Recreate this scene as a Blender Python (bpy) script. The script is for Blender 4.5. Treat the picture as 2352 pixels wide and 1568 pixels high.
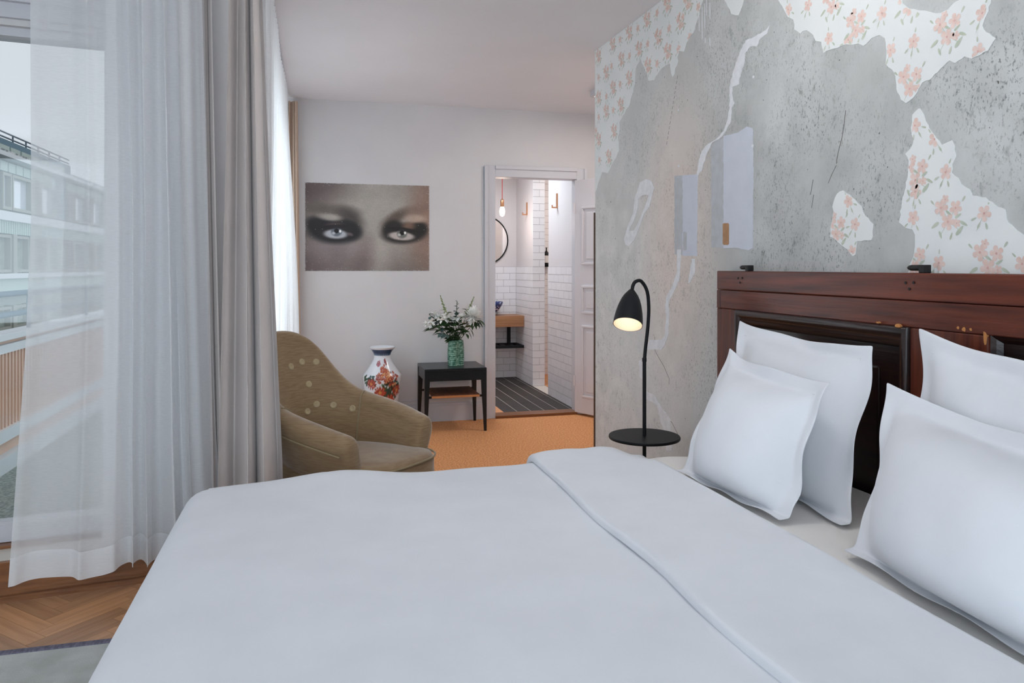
import bpy, bmesh, math, random
import numpy as np
from mathutils import Vector, Matrix, noise
from mathutils.bvhtree import BVHTree

for o in list(bpy.data.objects):
    bpy.data.objects.remove(o)
scn = bpy.context.scene
C = scn.collection
R = math.radians

# ------------------------------------------------------------------ camera
FPX, CX, HY = 1736.0, 1176.0, 612.0
CAMZ = 1.285
YAW = math.atan(455.0 / FPX)
CA, SA = math.cos(YAW), math.sin(YAW)
cam_d = bpy.data.cameras.new('camera')
cam_d.sensor_width = 36.0
cam_d.lens = FPX / 2352 * 36
cam_d.shift_y = -(784 - HY) / 2352
cam_d.clip_start = 0.02
cam = bpy.data.objects.new('camera', cam_d)
C.objects.link(cam)
cam.location = (0, 0, CAMZ)
cam.rotation_euler = (R(90), 0, -YAW)
scn.camera = cam

# ------------------------------------------------------------------ world, lights, exposure
scn.view_settings.view_transform = 'Standard'
scn.view_settings.look = 'None'
scn.view_settings.exposure = 0.22
scn.view_settings.gamma = 1.0
scn.view_settings.use_curve_mapping = False
wd = bpy.data.worlds.new('overcast_sky')
scn.world = wd
wd.use_nodes = True
bgn = wd.node_tree.nodes['Background']
bgn.inputs[0].default_value = (0.83, 0.87, 0.94, 1)
bgn.inputs[1].default_value = 0.79


def area(name, loc, target, sx, sy, energy, col):
    l = bpy.data.lights.new(name, 'AREA')
    l.shape = 'RECTANGLE'
    l.size, l.size_y, l.energy, l.color = sx, sy, energy, col
    o = bpy.data.objects.new(name, l)
    C.objects.link(o)
    o.location = loc
    d = Vector(target) - Vector(loc)
    o.rotation_euler = d.to_track_quat('-Z', 'Y').to_euler()
    return o


XLW = -0.42
# first two: added fill at made-up window bands behind and beside the camera
area('added_rear_fill', (-0.6, -2.12, 1.55), (-0.6, 3, 1.35), 3.6, 1.7, 66, (0.72, 0.88, 1.0))
area('added_side_fill', (-3.12, 0.6, 1.5), (1, 0.9, 1.2), 3.4, 1.8, 5, (0.74, 0.88, 1.0))
area('daylight_far_side_window', (XLW - 0.10, 5.0, 1.35), (2, 5.0, 1.3), 2.0, 1.9, 27, (0.80, 0.93, 1.0))
# ceiling light of the entrance alcove round the corner of the plaster wall
area('alcove_ceiling_light', (2.32, 5.15, 2.585), (2.2, 5.2, 0), 0.5, 0.5, 11, (1.0, 0.92, 0.86))

# ------------------------------------------------------------------ room numbers (metres)
H = 2.622          # ceiling
XW = 1.69          # plaster wall plane
YW = 4.41          # its far end
YF = 6.24          # far wall
XL = -0.42         # side wall of the far part of the room
random.seed(4)


def ray(x, y):
    a = (x - CX) / FPX
    return Vector((a * CA + SA, -a * SA + CA, -(y - HY) / FPX))


CAMV = Vector((0, 0, CAMZ))


def onX(x, y, X):
    d = ray(x, y)
    return CAMV + d * (X / d.x)


def onY(x, y, Y):
    d = ray(x, y)
    return CAMV + d * (Y / d.y)


def onZ(x, y, Z):
    d = ray(x, y)
    return CAMV + d * ((Z - CAMZ) / d.z)


def atD(x, y, zc):
    return CAMV + ray(x, y) * zc


# ------------------------------------------------------------------ object helpers
ORG = {}


def props(o, label=None, cat=None, group=None, kind=None):
    if label: o['label'] = label
    if cat: o['category'] = cat
    if group: o['group'] = group
    if kind: o['kind'] = kind
    return o


def thing(name, label, cat, base, group=None):
    o = bpy.data.objects.new(name, None)
    o.empty_display_size = 0.1
    C.objects.link(o)
    o.location = base
    ORG[o.name] = Vector(base)
    return props(o, label, cat, group)


def link(name, me, parent=None):
    o = bpy.data.objects.new(name, me)
    C.objects.link(o)
    if parent is not None:
        o.parent = parent
    return o


def obj(name, geo, mat, parent=None, smooth=False, base=None, sharp=None):
    """geo = (verts in world space, faces)"""
    vs, fs = geo[0], geo[1]
    vs = [Vector(v) for v in vs]
    if parent is not None:
        org = ORG[parent.name]
    elif base is not None:
        org = Vector(base)
    else:
        lo = [min(v[i] for v in vs) for i in range(3)]
        hi = [max(v[i] for v in vs) for i in range(3)]
        org = Vector(((lo[0] + hi[0]) / 2, (lo[1] + hi[1]) / 2, lo[2]))
    me = bpy.data.meshes.new(name)
    me.from_pydata([tuple(v - org) for v in vs], [], fs)
    if mat is not None:
        for m in (mat if isinstance(mat, (list, tuple)) else [mat]):
            me.materials.append(m)
    me.update()
    bm = bmesh.new(); bm.from_mesh(me)
    bmesh.ops.recalc_face_normals(bm, faces=bm.faces)
    bm.to_mesh(me); bm.free()
    if smooth:
        me.polygons.foreach_set('use_smooth', [True] * len(me.polygons))
        if sharp:
            me.set_sharp_from_angle(angle=R(sharp))
    o = link(name, me, parent)
    if parent is None:
        o.location = org
    ORG[o.name] = org
    return o


def subsurf(o, n=1):
    m = o.modifiers.new('subdivision', 'SUBSURF'); m.levels = n; m.render_levels = n
    return o


def bevel(o, w=0.003, n=2):
    m = o.modifiers.new('bevel', 'BEVEL'); m.width = w; m.segments = n
    m.limit_method = 'ANGLE'; m.angle_limit = R(40)
    return o


BOXF = [(0, 3, 2, 1), (4, 5, 6, 7), (0, 1, 5, 4), (1, 2, 6, 5), (2, 3, 7, 6), (3, 0, 4, 7)]


def box(x0, x1, y0, y1, z0, z1):
    return ([(x0, y0, z0), (x1, y0, z0), (x1, y1, z0), (x0, y1, z0),
             (x0, y0, z1), (x1, y0, z1), (x1, y1, z1), (x0, y1, z1)], list(BOXF))


def join(*geos):
    vs, fs = [], []
    for g in geos:
        n = len(vs)
        vs += [tuple(v) for v in g[0]]
        fs += [tuple(i + n for i in f) for f in g[1]]
    return vs, fs


def xf(geo, fn):
    return [tuple(fn(Vector(v))) for v in geo[0]], geo[1]


def grid(fn, nu, nv, closed_u=False):
    vs = [tuple(fn(i / (nu if closed_u else nu - 1), j / (nv - 1))) for j in range(nv) for i in range(nu)]
    fs = []
    for j in range(nv - 1):
        for i in range(nu if closed_u else nu - 1):
            a = j * nu + i; b = j * nu + (i + 1) % nu
            fs.append((a, b, b + nu, a + nu))
    return vs, fs


def lathe(prof, c, n=40, cap=False):
    """prof [(r,z)] about the vertical axis through c"""
    c = Vector(c)
    vs, fs = grid(lambda u, v: (0, 0, 0), n, len(prof), True)
    vs = []
    for (r, z) in prof:
        for i in range(n):
            a = 2 * math.pi * i / n
            vs.append((c.x + r * math.cos(a), c.y + r * math.sin(a), c.z + z))
    if cap:
        fs.append(tuple(range(n - 1, -1, -1)))
        k = (len(prof) - 1) * n
        fs.append(tuple(k + i for i in range(n)))
    return vs, fs


def tube(pts, rad, n=10, cap=True):
    pts = [Vector(p) for p in pts]
    rs = rad if isinstance(rad, (list, tuple)) else [rad] * len(pts)
    vs, fs = [], []
    t0 = (pts[1] - pts[0]).normalized()
    nrm = t0.orthogonal().normalized()
    for k, p in enumerate(pts):
        t = (pts[min(k + 1, len(pts) - 1)] - pts[max(k - 1, 0)]).normalized()
        nrm = (nrm - t * nrm.dot(t)).normalized()
        b = t.cross(nrm)
        for i in range(n):
            a = 2 * math.pi * i / n
            vs.append(tuple(p + (nrm * math.cos(a) + b * math.sin(a)) * rs[k]))
    for k in range(len(pts) - 1):
        for i in range(n):
            a = k * n + i; c = k * n + (i + 1) % n
            fs.append((a, c, c + n, a + n))
    if cap:
        fs.append(tuple(range(n - 1, -1, -1)))
        fs.append(tuple((len(pts) - 1) * n + i for i in range(n)))
    return vs, fs


def smooth_path(pts, per=6):
    P = [Vector(p) for p in pts]
    P = [P[0] * 2 - P[1]] + P + [P[-1] * 2 - P[-2]]
    out = []
    for i in range(1, len(P) - 2):
        for k in range(per):
            t = k / per
            a, b, c, d = P[i - 1], P[i], P[i + 1], P[i + 2]
            out.append(0.5 * ((2 * b) + (c - a) * t + (2 * a - 5 * b + 4 * c - d) * t * t + (3 * b - a - 3 * c + d) * t ** 3))
    out.append(P[-2])
    return out


def interp(x, xs, ys):
    return float(np.interp(x, xs, ys))


def smoothstep(a, b, x):
    t = min(1, max(0, (x - a) / (b - a)))
    return t * t * (3 - 2 * t)


# ------------------------------------------------------------------ materials
def srgb(r, g, b):
    f = lambda c: c / 12.92 if c <= 0.04045 else ((c + 0.055) / 1.055) ** 2.4
    return (f(r / 255), f(g / 255), f(b / 255), 1)


def mat(name, col, rough=0.6, metal=0.0, noise_col=None, nscale=8.0, stretch=(1, 1, 1), detail=6, lo=0.35, hi=0.65,
        bump=0.0, bscale=None, sheen=0.0, spec=0.5, coat=0.0, emit=None, estr=0.0, rand=0.0):
    m = bpy.data.materials.new(name)
    m.use_nodes = True
    nt = m.node_tree; N = nt.nodes; L = nt.links
    p = N['Principled BSDF']
    p.inputs['Base Color'].default_value = col
    p.inputs['Roughness'].default_value = rough
    p.inputs['Metallic'].default_value = metal
    p.inputs['Specular IOR Level'].default_value = spec
    p.inputs['Coat Weight'].default_value = coat
    p.inputs['Coat Roughness'].default_value = 0.15
    if sheen:
        p.inputs['Sheen Weight'].default_value = sheen
        p.inputs['Sheen Roughness'].default_value = 0.4
    if emit:
        p.inputs['Emission Color'].default_value = emit
        p.inputs['Emission Strength'].default_value = estr
    tc = N.new('ShaderNodeTexCoord')
    mp = N.new('ShaderNodeMapping')
    mp.inputs['Scale'].default_value = stretch
    L.new(tc.outputs['Object'], mp.inputs['Vector'])
    last = None
    if noise_col is not None:
        nz = N.new('ShaderNodeTexNoise')
        nz.inputs['Scale'].default_value = nscale
        nz.inputs['Detail'].default_value = detail
        L.new(mp.outputs[0], nz.inputs['Vector'])
        mr = N.new('ShaderNodeMapRange')
        mr.inputs['From Min'].default_value = lo; mr.inputs['From Max'].default_value = hi
        L.new(nz.outputs['Fac'], mr.inputs['Value'])
        mx = N.new('ShaderNodeMix'); mx.data_type = 'RGBA'
        mx.inputs['A'].default_value = col; mx.inputs['B'].default_value = noise_col
        L.new(mr.outputs['Result'], mx.inputs['Factor'])
        L.new(mx.outputs['Result'], p.inputs['Base Color'])
        last = mx.outputs['Result']
    if rand:
        oi = N.new('ShaderNodeObjectInfo')
        hs = N.new('ShaderNodeHueSaturation')
        m2 = N.new('ShaderNodeMapRange')
        m2.inputs['To Min'].default_value = 1 - rand; m2.inputs['To Max'].default_value = 1 + rand
        L.new(oi.outputs['Random'], m2.inputs['Value'])
        L.new(m2.outputs['Result'], hs.inputs['Value'])
        if last is not None: L.new(last, hs.inputs['Color'])
        else: hs.inputs['Color'].default_value = col
        L.new(hs.outputs['Color'], p.inputs['Base Color'])
    if bump:
        nb = N.new('ShaderNodeTexNoise')
        nb.inputs['Scale'].default_value = bscale or nscale * 3
        nb.inputs['Detail'].default_value = 6
        L.new(mp.outputs[0], nb.inputs['Vector'])
        bp = N.new('ShaderNodeBump')
        bp.inputs['Strength'].default_value = bump
        bp.inputs['Distance'].default_value = 0.01
        L.new(nb.outputs['Fac'], bp.inputs['Height'])
        L.new(bp.outputs['Normal'], p.inputs['Normal'])
    return m


def cloth(name, col, density, trans):
    m = bpy.data.materials.new(name); m.use_nodes = True
    nt = m.node_tree; N = nt.nodes; L = nt.links
    for n in list(N):
        if n.type != 'OUTPUT_MATERIAL': N.remove(n)
    out = N['Material Output']
    d = N.new('ShaderNodeBsdfDiffuse'); d.inputs[0].default_value = col
    t = N.new('ShaderNodeBsdfTranslucent'); t.inputs[0].default_value = col
    mx = N.new('ShaderNodeMixShader'); mx.inputs[0].default_value = trans
    L.new(d.outputs[0], mx.inputs[1]); L.new(t.outputs[0], mx.inputs[2])
    tr = N.new('ShaderNodeBsdfTransparent')
    m2 = N.new('ShaderNodeMixShader')
    tc = N.new('ShaderNodeTexCoord'); mp = N.new('ShaderNodeMapping')
    mp.inputs['Scale'].default_value = (40, 40, 900)
    nz = N.new('ShaderNodeTexNoise'); nz.inputs['Scale'].default_value = 1.0
    L.new(tc.outputs['Object'], mp.inputs['Vector']); L.new(mp.outputs[0], nz.inputs['Vector'])
    mr = N.new('ShaderNodeMapRange')
    mr.inputs['To Min'].default_value = density - 0.08; mr.inputs['To Max'].default_value = density + 0.08
    L.new(nz.outputs['Fac'], mr.inputs['Value']); L.new(mr.outputs['Result'], m2.inputs[0])
    L.new(tr.outputs[0], m2.inputs[1]); L.new(mx.outputs[0], m2.inputs[2])
    L.new(m2.outputs[0], out.inputs['Surface'])
    return m


def pane_mat(name, tint, refl):
    m = bpy.data.materials.new(name); m.use_nodes = True
    nt = m.node_tree; N = nt.nodes; L = nt.links
    for n in list(N):
        if n.type != 'OUTPUT_MATERIAL': N.remove(n)
    tr = N.new('ShaderNodeBsdfTransparent'); tr.inputs[0].default_value = tint
    gl = N.new('ShaderNodeBsdfGlossy'); gl.inputs['Roughness'].default_value = 0.02
    mx = N.new('ShaderNodeMixShader'); mx.inputs[0].default_value = refl
    L.new(tr.outputs[0], mx.inputs[1]); L.new(gl.outputs[0], mx.inputs[2])
    L.new(mx.outputs[0], N['Material Output'].inputs['Surface'])
    return m


def vcol_mat(name, rough=0.6, coat=0.0):
    m = bpy.data.materials.new(name); m.use_nodes = True
    nt = m.node_tree
    a = nt.nodes.new('ShaderNodeVertexColor'); a.layer_name = 'print'
    p = nt.nodes['Principled BSDF']
    p.inputs['Roughness'].default_value = rough
    p.inputs['Coat Weight'].default_value = coat
    nt.links.new(a.outputs[0], p.inputs['Base Color'])
    return m


def plaster_mat():
    m = bpy.data.materials.new('bare_plaster'); m.use_nodes = True
    nt = m.node_tree; N = nt.nodes; L = nt.links
    p = N['Principled BSDF']; p.inputs['Roughness'].default_value = 0.9
    p.inputs['Specular IOR Level'].default_value = 0.2
    geo = N.new('ShaderNodeNewGeometry')
    pos = geo.outputs['Position']

    def nz(scale, detail, st=(1, 1, 1), rough=0.5, lo=0.35, hi=0.65, dist=0.0):
        mp = N.new('ShaderNodeMapping'); mp.inputs['Scale'].default_value = st
        L.new(pos, mp.inputs['Vector'])
        n = N.new('ShaderNodeTexNoise'); n.inputs['Scale'].default_value = scale
        n.inputs['Detail'].default_value = detail; n.inputs['Roughness'].default_value = rough
        n.inputs['Distortion'].default_value = dist
        L.new(mp.outputs[0], n.inputs['Vector'])
        r = N.new('ShaderNodeMapRange'); r.inputs['From Min'].default_value = lo; r.inputs['From Max'].default_value = hi
        L.new(n.outputs['Fac'], r.inputs['Value'])
        return n.outputs['Fac'], r.outputs['Result']

    def mix(fac, a, b):
        x = N.new('ShaderNodeMix'); x.data_type = 'RGBA'
        for s, v in (('A', a), ('B', b)):
            if isinstance(v, tuple): x.inputs[s].default_value = v
            else: L.new(v, x.inputs[s])
        if isinstance(fac, float): x.inputs['Factor'].default_value = fac
        else: L.new(fac, x.inputs['Factor'])
        return x.outputs['Result']

    def mul(a, b):
        x = N.new('ShaderNodeMath'); x.operation = 'MULTIPLY'
        for i, v in enumerate((a, b)):
            if isinstance(v, float): x.inputs[i].default_value = v
            else: L.new(v, x.inputs[i])
        return x.outputs[0]
    _, big = nz(2.2, 5, lo=0.35, hi=0.68)
    _, mid = nz(9, 6, lo=0.4, hi=0.75)
    sp_raw, speck = nz(140, 4, (1, 1, 0.6), 0.65, 0.55, 0.66)
    _, speck2 = nz(26, 5, (1, 1, 0.6), 0.7, 0.57, 0.66)
    _, where = nz(3.2, 3, lo=0.34, hi=0.60)
    _, hole = nz(55, 1, lo=0.765, hi=0.785)
    col = mix(big, srgb(204, 205, 203), srgb(180, 181, 178))
    col = mix(mul(mid, 0.35), col, srgb(150, 150, 148))
    # peach tint, strongest in one round spot and fading outwards
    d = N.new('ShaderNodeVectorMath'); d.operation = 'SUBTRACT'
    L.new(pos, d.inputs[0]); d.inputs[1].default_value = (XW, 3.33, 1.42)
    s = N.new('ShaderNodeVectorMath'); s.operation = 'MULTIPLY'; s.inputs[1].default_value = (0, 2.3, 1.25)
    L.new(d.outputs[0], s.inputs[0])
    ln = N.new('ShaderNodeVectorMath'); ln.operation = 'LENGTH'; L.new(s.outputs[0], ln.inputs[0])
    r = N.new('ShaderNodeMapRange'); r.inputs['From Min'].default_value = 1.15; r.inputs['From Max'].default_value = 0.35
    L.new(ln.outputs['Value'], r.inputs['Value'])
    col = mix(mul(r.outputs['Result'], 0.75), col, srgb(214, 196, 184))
    # lamp glow painted in: far, lower plaster made lighter and less speckled
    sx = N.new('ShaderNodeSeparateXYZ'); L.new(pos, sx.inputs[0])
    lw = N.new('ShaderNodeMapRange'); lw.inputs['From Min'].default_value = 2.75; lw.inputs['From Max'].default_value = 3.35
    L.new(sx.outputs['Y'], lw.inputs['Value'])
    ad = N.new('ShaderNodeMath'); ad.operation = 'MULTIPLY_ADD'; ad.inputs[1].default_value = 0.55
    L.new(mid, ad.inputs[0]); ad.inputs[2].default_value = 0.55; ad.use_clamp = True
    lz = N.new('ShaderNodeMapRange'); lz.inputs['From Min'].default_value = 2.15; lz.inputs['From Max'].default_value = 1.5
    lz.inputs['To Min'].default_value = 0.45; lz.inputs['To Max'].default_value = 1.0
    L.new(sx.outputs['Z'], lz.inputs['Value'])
    glow_mix = mul(mul(lw.outputs['Result'], ad.outputs[0]), lz.outputs['Result'])
    col = mix(mul(glow_mix, 0.95), col, mix(mul(r.outputs['Result'], 0.6), srgb(224, 221, 218), srgb(230, 213, 202)))
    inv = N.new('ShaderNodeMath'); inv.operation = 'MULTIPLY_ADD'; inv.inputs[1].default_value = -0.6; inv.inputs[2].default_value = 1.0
    L.new(glow_mix, inv.inputs[0]); where = mul(where, inv.outputs[0])
    fleck = mul(mul(speck, where), 0.70)
    col = mix(fleck, col, srgb(92, 92, 90))
    col = mix(mul(mul(speck2, where), 0.5), col, srgb(104, 103, 98))
    col = mix(mul(hole, 0.8), col, srgb(74, 68, 60))
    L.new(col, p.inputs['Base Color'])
    b = N.new('ShaderNodeBump'); b.inputs['Strength'].default_value = 0.35; b.inputs['Distance'].default_value = 0.004
    L.new(sp_raw, b.inputs['Height']); L.new(b.outputs['Normal'], p.inputs['Normal'])
    return m


def wood_mat(name, c0, c1, axis, rough=0.35, coat=0.0, scale=1.0, dark=None, bump=0.12, rand=0.0, spec=0.5):
    """grain stretched along an axis index"""
    st = [26.0 * scale] * 3; st[axis] = 1.6 * scale
    return mat(name, c0, rough, noise_col=c1, nscale=1.6, stretch=tuple(st), detail=8, lo=0.3, hi=0.7,
               bump=bump, bscale=3.0, coat=coat, rand=rand, spec=spec)


M = {}
M['wall'] = mat('painted_wall', srgb(218, 215, 215), 0.8, noise_col=srgb(213, 210, 211), nscale=3, bump=0.04, bscale=180)
M['ceiling'] = mat('ceiling_paint', srgb(238, 236, 239), 0.85, noise_col=srgb(233, 231, 234), nscale=1.2)
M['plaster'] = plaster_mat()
M['paper'] = mat('wallpaper_paper', srgb(232, 233, 231), 0.75, noise_col=srgb(226, 228, 227), nscale=4)
M['filler'] = mat('white_filler', srgb(232, 232, 234), 0.8, noise_col=srgb(220, 220, 222), nscale=30)
M['bluepaint'] = mat('pale_blue_grey_paint', srgb(207, 210, 220), 0.7, noise_col=srgb(201, 204, 214), nscale=12)
M['greypaint'] = mat('thin_grey_paint', srgb(190, 192, 196), 0.8, noise_col=srgb(180, 182, 184), nscale=25)
M['swatch'] = mat('ochre_paint', srgb(176, 134, 98), 0.7, noise_col=srgb(163, 122, 88), nscale=40)
M['petal'] = mat('peach_print', srgb(228, 206, 197), 0.75, noise_col=srgb(221, 192, 181), nscale=60)
M['petaldark'] = mat('rose_print', srgb(212, 168, 158), 0.75)
M['leafprint'] = mat('sage_print', srgb(196, 201, 184), 0.75, noise_col=srgb(180, 187, 168), nscale=60)
M['crack'] = mat('crack_dark', srgb(70, 62, 56), 0.9)
M['white'] = mat('white_gloss_paint', srgb(206, 205, 210), 0.4)
M['doorwhite'] = mat('door_white_paint', srgb(222, 218, 222), 0.45)
M['linen'] = mat('white_linen', srgb(230, 231, 235), 0.85, noise_col=srgb(226, 227, 231), nscale=6, bump=0.03, bscale=600, sheen=0.1)
M['sheet'] = mat('ivory_sheet', srgb(238, 233, 228), 0.85, sheen=0.1)
M['sheer'] = cloth('sheer_voile', (0.97, 0.97, 0.98, 1), 0.64, 0.38)
M['sheerhem'] = cloth('sheer_voile_hem', (0.97, 0.97, 0.98, 1), 0.86, 0.34)
M['sheerdense'] = cloth('sheer_voile_gathered', (0.97, 0.97, 0.98, 1), 0.86, 0.34)
M['drape'] = mat('taupe_drape', srgb(218, 208, 204), 0.85, noise_col=srgb(212, 202, 198), nscale=4, sheen=0.4)
M['drapetan'] = mat('tan_drape', srgb(205, 180, 160), 0.85, sheen=0.2)
M['velvet'] = mat('olive_velvet', srgb(138, 108, 76), 0.75, noise_col=srgb(160, 136, 102), nscale=1.2, stretch=(16, 16, 150), detail=8, lo=0.3, hi=0.75,
                  sheen=0.7, bump=0.02, bscale=8)
M['velvetlight'] = mat('sage_velvet', srgb(124, 118, 98), 0.75, noise_col=srgb(150, 148, 128), nscale=1.2, stretch=(60, 60, 60), detail=8, lo=0.3, hi=0.75, sheen=0.9)
M['button'] = mat('velvet_button', srgb(186, 166, 130), 0.7, sheen=0.5)
M['piping'] = mat('velvet_piping', srgb(150, 132, 98), 0.8, sheen=0.5)
M['oak'] = wood_mat('oak_board', srgb(150, 98, 58), srgb(112, 68, 38), 0, 0.35)
M['parquet'] = wood_mat('parquet_oak', srgb(204, 154, 112), srgb(174, 124, 84), 0, 0.30, coat=0.25, rand=0.22, bump=0.05)
M['mahoganyY'] = wood_mat('dark_stained_oak_long', srgb(112, 52, 34), srgb(62, 27, 20), 1, 0.34, coat=0.14, spec=0.35)
M['mahoganyZ'] = wood_mat('dark_stained_oak_upright', srgb(112, 54, 35), srgb(62, 28, 21), 2, 0.38, coat=0.1, spec=0.35)
M['mahoganyD'] = wood_mat('dark_panel', srgb(46, 24, 20), srgb(26, 14, 14), 1, 0.38, coat=0.2)
M['chip'] = mat('bare_wood_chip', srgb(190, 128, 72), 0.7)
M['black'] = mat('black_metal', srgb(22, 24, 27), 0.5, spec=0.25)
M['blackwood'] = mat('black_lacquer_wood', srgb(20, 26, 30), 0.3, spec=0.3, coat=0.08)
M['iron'] = mat('wrought_iron', srgb(40, 38, 38), 0.5, metal=0.4, bump=0.3, bscale=60)
M['cane'] = mat('woven_cane', srgb(128, 74, 44), 0.6, noise_col=srgb(84, 44, 28), nscale=1, stretch=(160, 10, 10), bump=0.3, bscale=2)
M['caneedge'] = mat('cane_edge', srgb(190, 126, 76), 0.6)
M['carpet'] = mat('sisal_carpet', srgb(242, 174, 116), 0.95, noise_col=srgb(196, 126, 76), nscale=90, detail=4, lo=0.35, hi=0.65, bump=0.6, bscale=140)
M['rug'] = mat('grey_rug', srgb(196, 198, 194), 0.95, noise_col=srgb(176, 178, 172), nscale=9, bump=0.25, bscale=260)
M['rugedge'] = mat('rug_binding', srgb(120, 116, 132), 0.9, noise_col=srgb(90, 88, 104), nscale=1, stretch=(160, 40, 40))
M['glass'] = pane_mat('window_glass', (0.95, 0.97, 0.97, 1), 0.05)
M['subfloor'] = mat('floor_joint', srgb(60, 40, 28), 0.9)
M['tile'] = mat('white_glazed_tile', srgb(236, 234, 236), 0.18, rand=0.025)
M['grout'] = mat('tile_grout', srgb(160, 152, 152), 0.9)
M['planktile'] = mat('dark_floor_tile', srgb(60, 52, 50), 0.6, noise_col=srgb(48, 42, 40), nscale=14, rand=0.12)
M['floorgrout'] = mat('floor_grout', srgb(205, 196, 188), 0.9)
M['peachfloor'] = mat('terracotta_floor', srgb(224, 160, 112), 0.6, noise_col=srgb(210, 146, 100), nscale=8)
M['bathwall'] = mat('bathroom_paint', srgb(220, 215, 216), 0.8)
M['walnut'] = wood_mat('counter_wood', srgb(176, 126, 88), srgb(146, 98, 64), 0, 0.45)
M['copper'] = mat('brushed_copper', srgb(205, 150, 110), 0.3, metal=0.9)
M['mirror'] = mat('mirror_silver', (0.85, 0.85, 0.85, 1), 0.02, metal=1.0)
M['redcord'] = mat('red_fabric_cord', srgb(170, 44, 40), 0.8)
M['bulb'] = mat('bulb_glass_lit', (1, 0.95, 0.88, 1), 0.4, emit=(1, 0.92, 0.82, 1), estr=1.3)
M['warmbulb'] = mat('lamp_bulb_lit', (1, 0.9, 0.75, 1), 0.4, emit=(1, 0.82, 0.6, 1), estr=0.9)
M['shadein'] = mat('shade_inner_white', srgb(235, 225, 212), 0.6)
M['bluebowl'] = mat('cobalt_glaze', srgb(40, 60, 120), 0.2, noise_col=srgb(215, 220, 235), nscale=34, detail=1, lo=0.56, hi=0.60)
M['label'] = mat('paper_label', srgb(225, 225, 225), 0.7)
M['cable'] = mat('white_cable', srgb(214, 214, 220), 0.5)
M['stem'] = mat('green_stem', srgb(64, 82, 44), 0.6)
M['leaf'] = mat('dark_green_leaf', srgb(40, 62, 36), 0.45, noise_col=srgb(62, 88, 48), nscale=20, rand=0.25)
M['euca'] = mat('eucalyptus_leaf', srgb(74, 96, 92), 0.6, rand=0.2)
M['bloom'] = mat('white_petal', srgb(250, 250, 246), 0.7)
M['bud'] = mat('green_white_bud', srgb(112, 128, 78), 0.7, noise_col=srgb(176, 184, 150), nscale=60)
M['vaseglass'] = mat('green_pressed_glass', srgb(52, 104, 82), 0.12, noise_col=srgb(140, 180, 158), nscale=55, detail=4, lo=0.40, hi=0.66, bump=0.6, bscale=90, coat=0.5)
M['urn'] = vcol_mat('painted_porcelain', 0.25, 0.4)
M['poster'] = vcol_mat('poster_print', 0.65)
M['wainscot'] = mat('oak_leg', srgb(80, 52, 36), 0.5)
# outside
M['facade'] = mat('sage_grey_facade', srgb(178, 190, 182), 0.7, noise_col=srgb(168, 180, 172), nscale=1)
M['facadeband'] = mat('mint_ribbed_band', srgb(190, 208, 200), 0.7)
M['teal'] = mat('teal_cladding', srgb(74, 112, 128), 0.6)
M['whitetrim'] = mat('white_trim', srgb(225, 228, 230), 0.6)
M['post'] = mat('taupe_post', srgb(160, 162, 152), 0.7)
M['farglass'] = mat('sky_reflecting_glass', srgb(214, 220, 232), 0.05, spec=1.0, coat=1.0)
M['farglassg'] = mat('green_grey_glass', srgb(168, 178, 168), 0.1, noise_col=srgb(140, 150, 140), nscale=1.5, stretch=(1, 1, 4))
M['roof'] = mat('roof_tiles', srgb(120, 130, 132), 0.8, noise_col=srgb(205, 206, 204), nscale=2.4, lo=0.45, hi=0.55)
M['gravel'] = mat('wet_gravel', srgb(176, 182, 174), 0.9, noise_col=srgb(120, 128, 122), nscale=60, bump=0.6, bscale=90)
M['rail'] = mat('blue_steel_rail', srgb(72, 96, 112), 0.4, metal=0.4)
M['ribglass'] = mat('ribbed_peach_panel', srgb(240, 206, 186), 0.4, noise_col=srgb(232, 190, 166), nscale=1.5)
M['balconywhite'] = mat('balcony_white', srgb(240, 242, 246), 0.5)
M['ground'] = mat('street_ground', srgb(120, 124, 122), 0.9)

# ------------------------------------------------------------------ room shell
S = lambda o: props(o, kind='structure')
floor = S(obj('floor', box(-3.3, 3.4, -2.3, 6.36, -0.2, -0.012), M['subfloor']))
S(obj('ceiling', join(box(-3.4, XW + 0.14, -2.4, 3.55, H, H + 0.15), box(XL - 0.3, 3.1, 3.55, 6.36, H, H + 0.15)), M['ceiling']))
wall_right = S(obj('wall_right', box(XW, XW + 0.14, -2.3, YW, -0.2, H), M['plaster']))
S(obj('wall_alcove_front', box(XW + 0.14, 2.95, YW - 0.14, YW, -0.2, H), M['wall']))
S(obj('wall_alcove_side', box(2.95, 3.09, YW - 0.14, YF, -0.2, H), M['wall']))
# door opening in the far wall
DX0, DX1, DZ = onY(1137, 700, YF).x, 2.215, 2.045
S(obj('wall_far', join(box(-0.6, DX0 - 0.02, YF, YF + 0.12, -0.2, H), box(DX1 + 0.02, 3.09, YF, YF + 0.12, -0.2, H),
                       box(DX0 - 0.02, DX1 + 0.02, YF, YF + 0.12, DZ + 0.02, H)), M['wall']))
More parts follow.
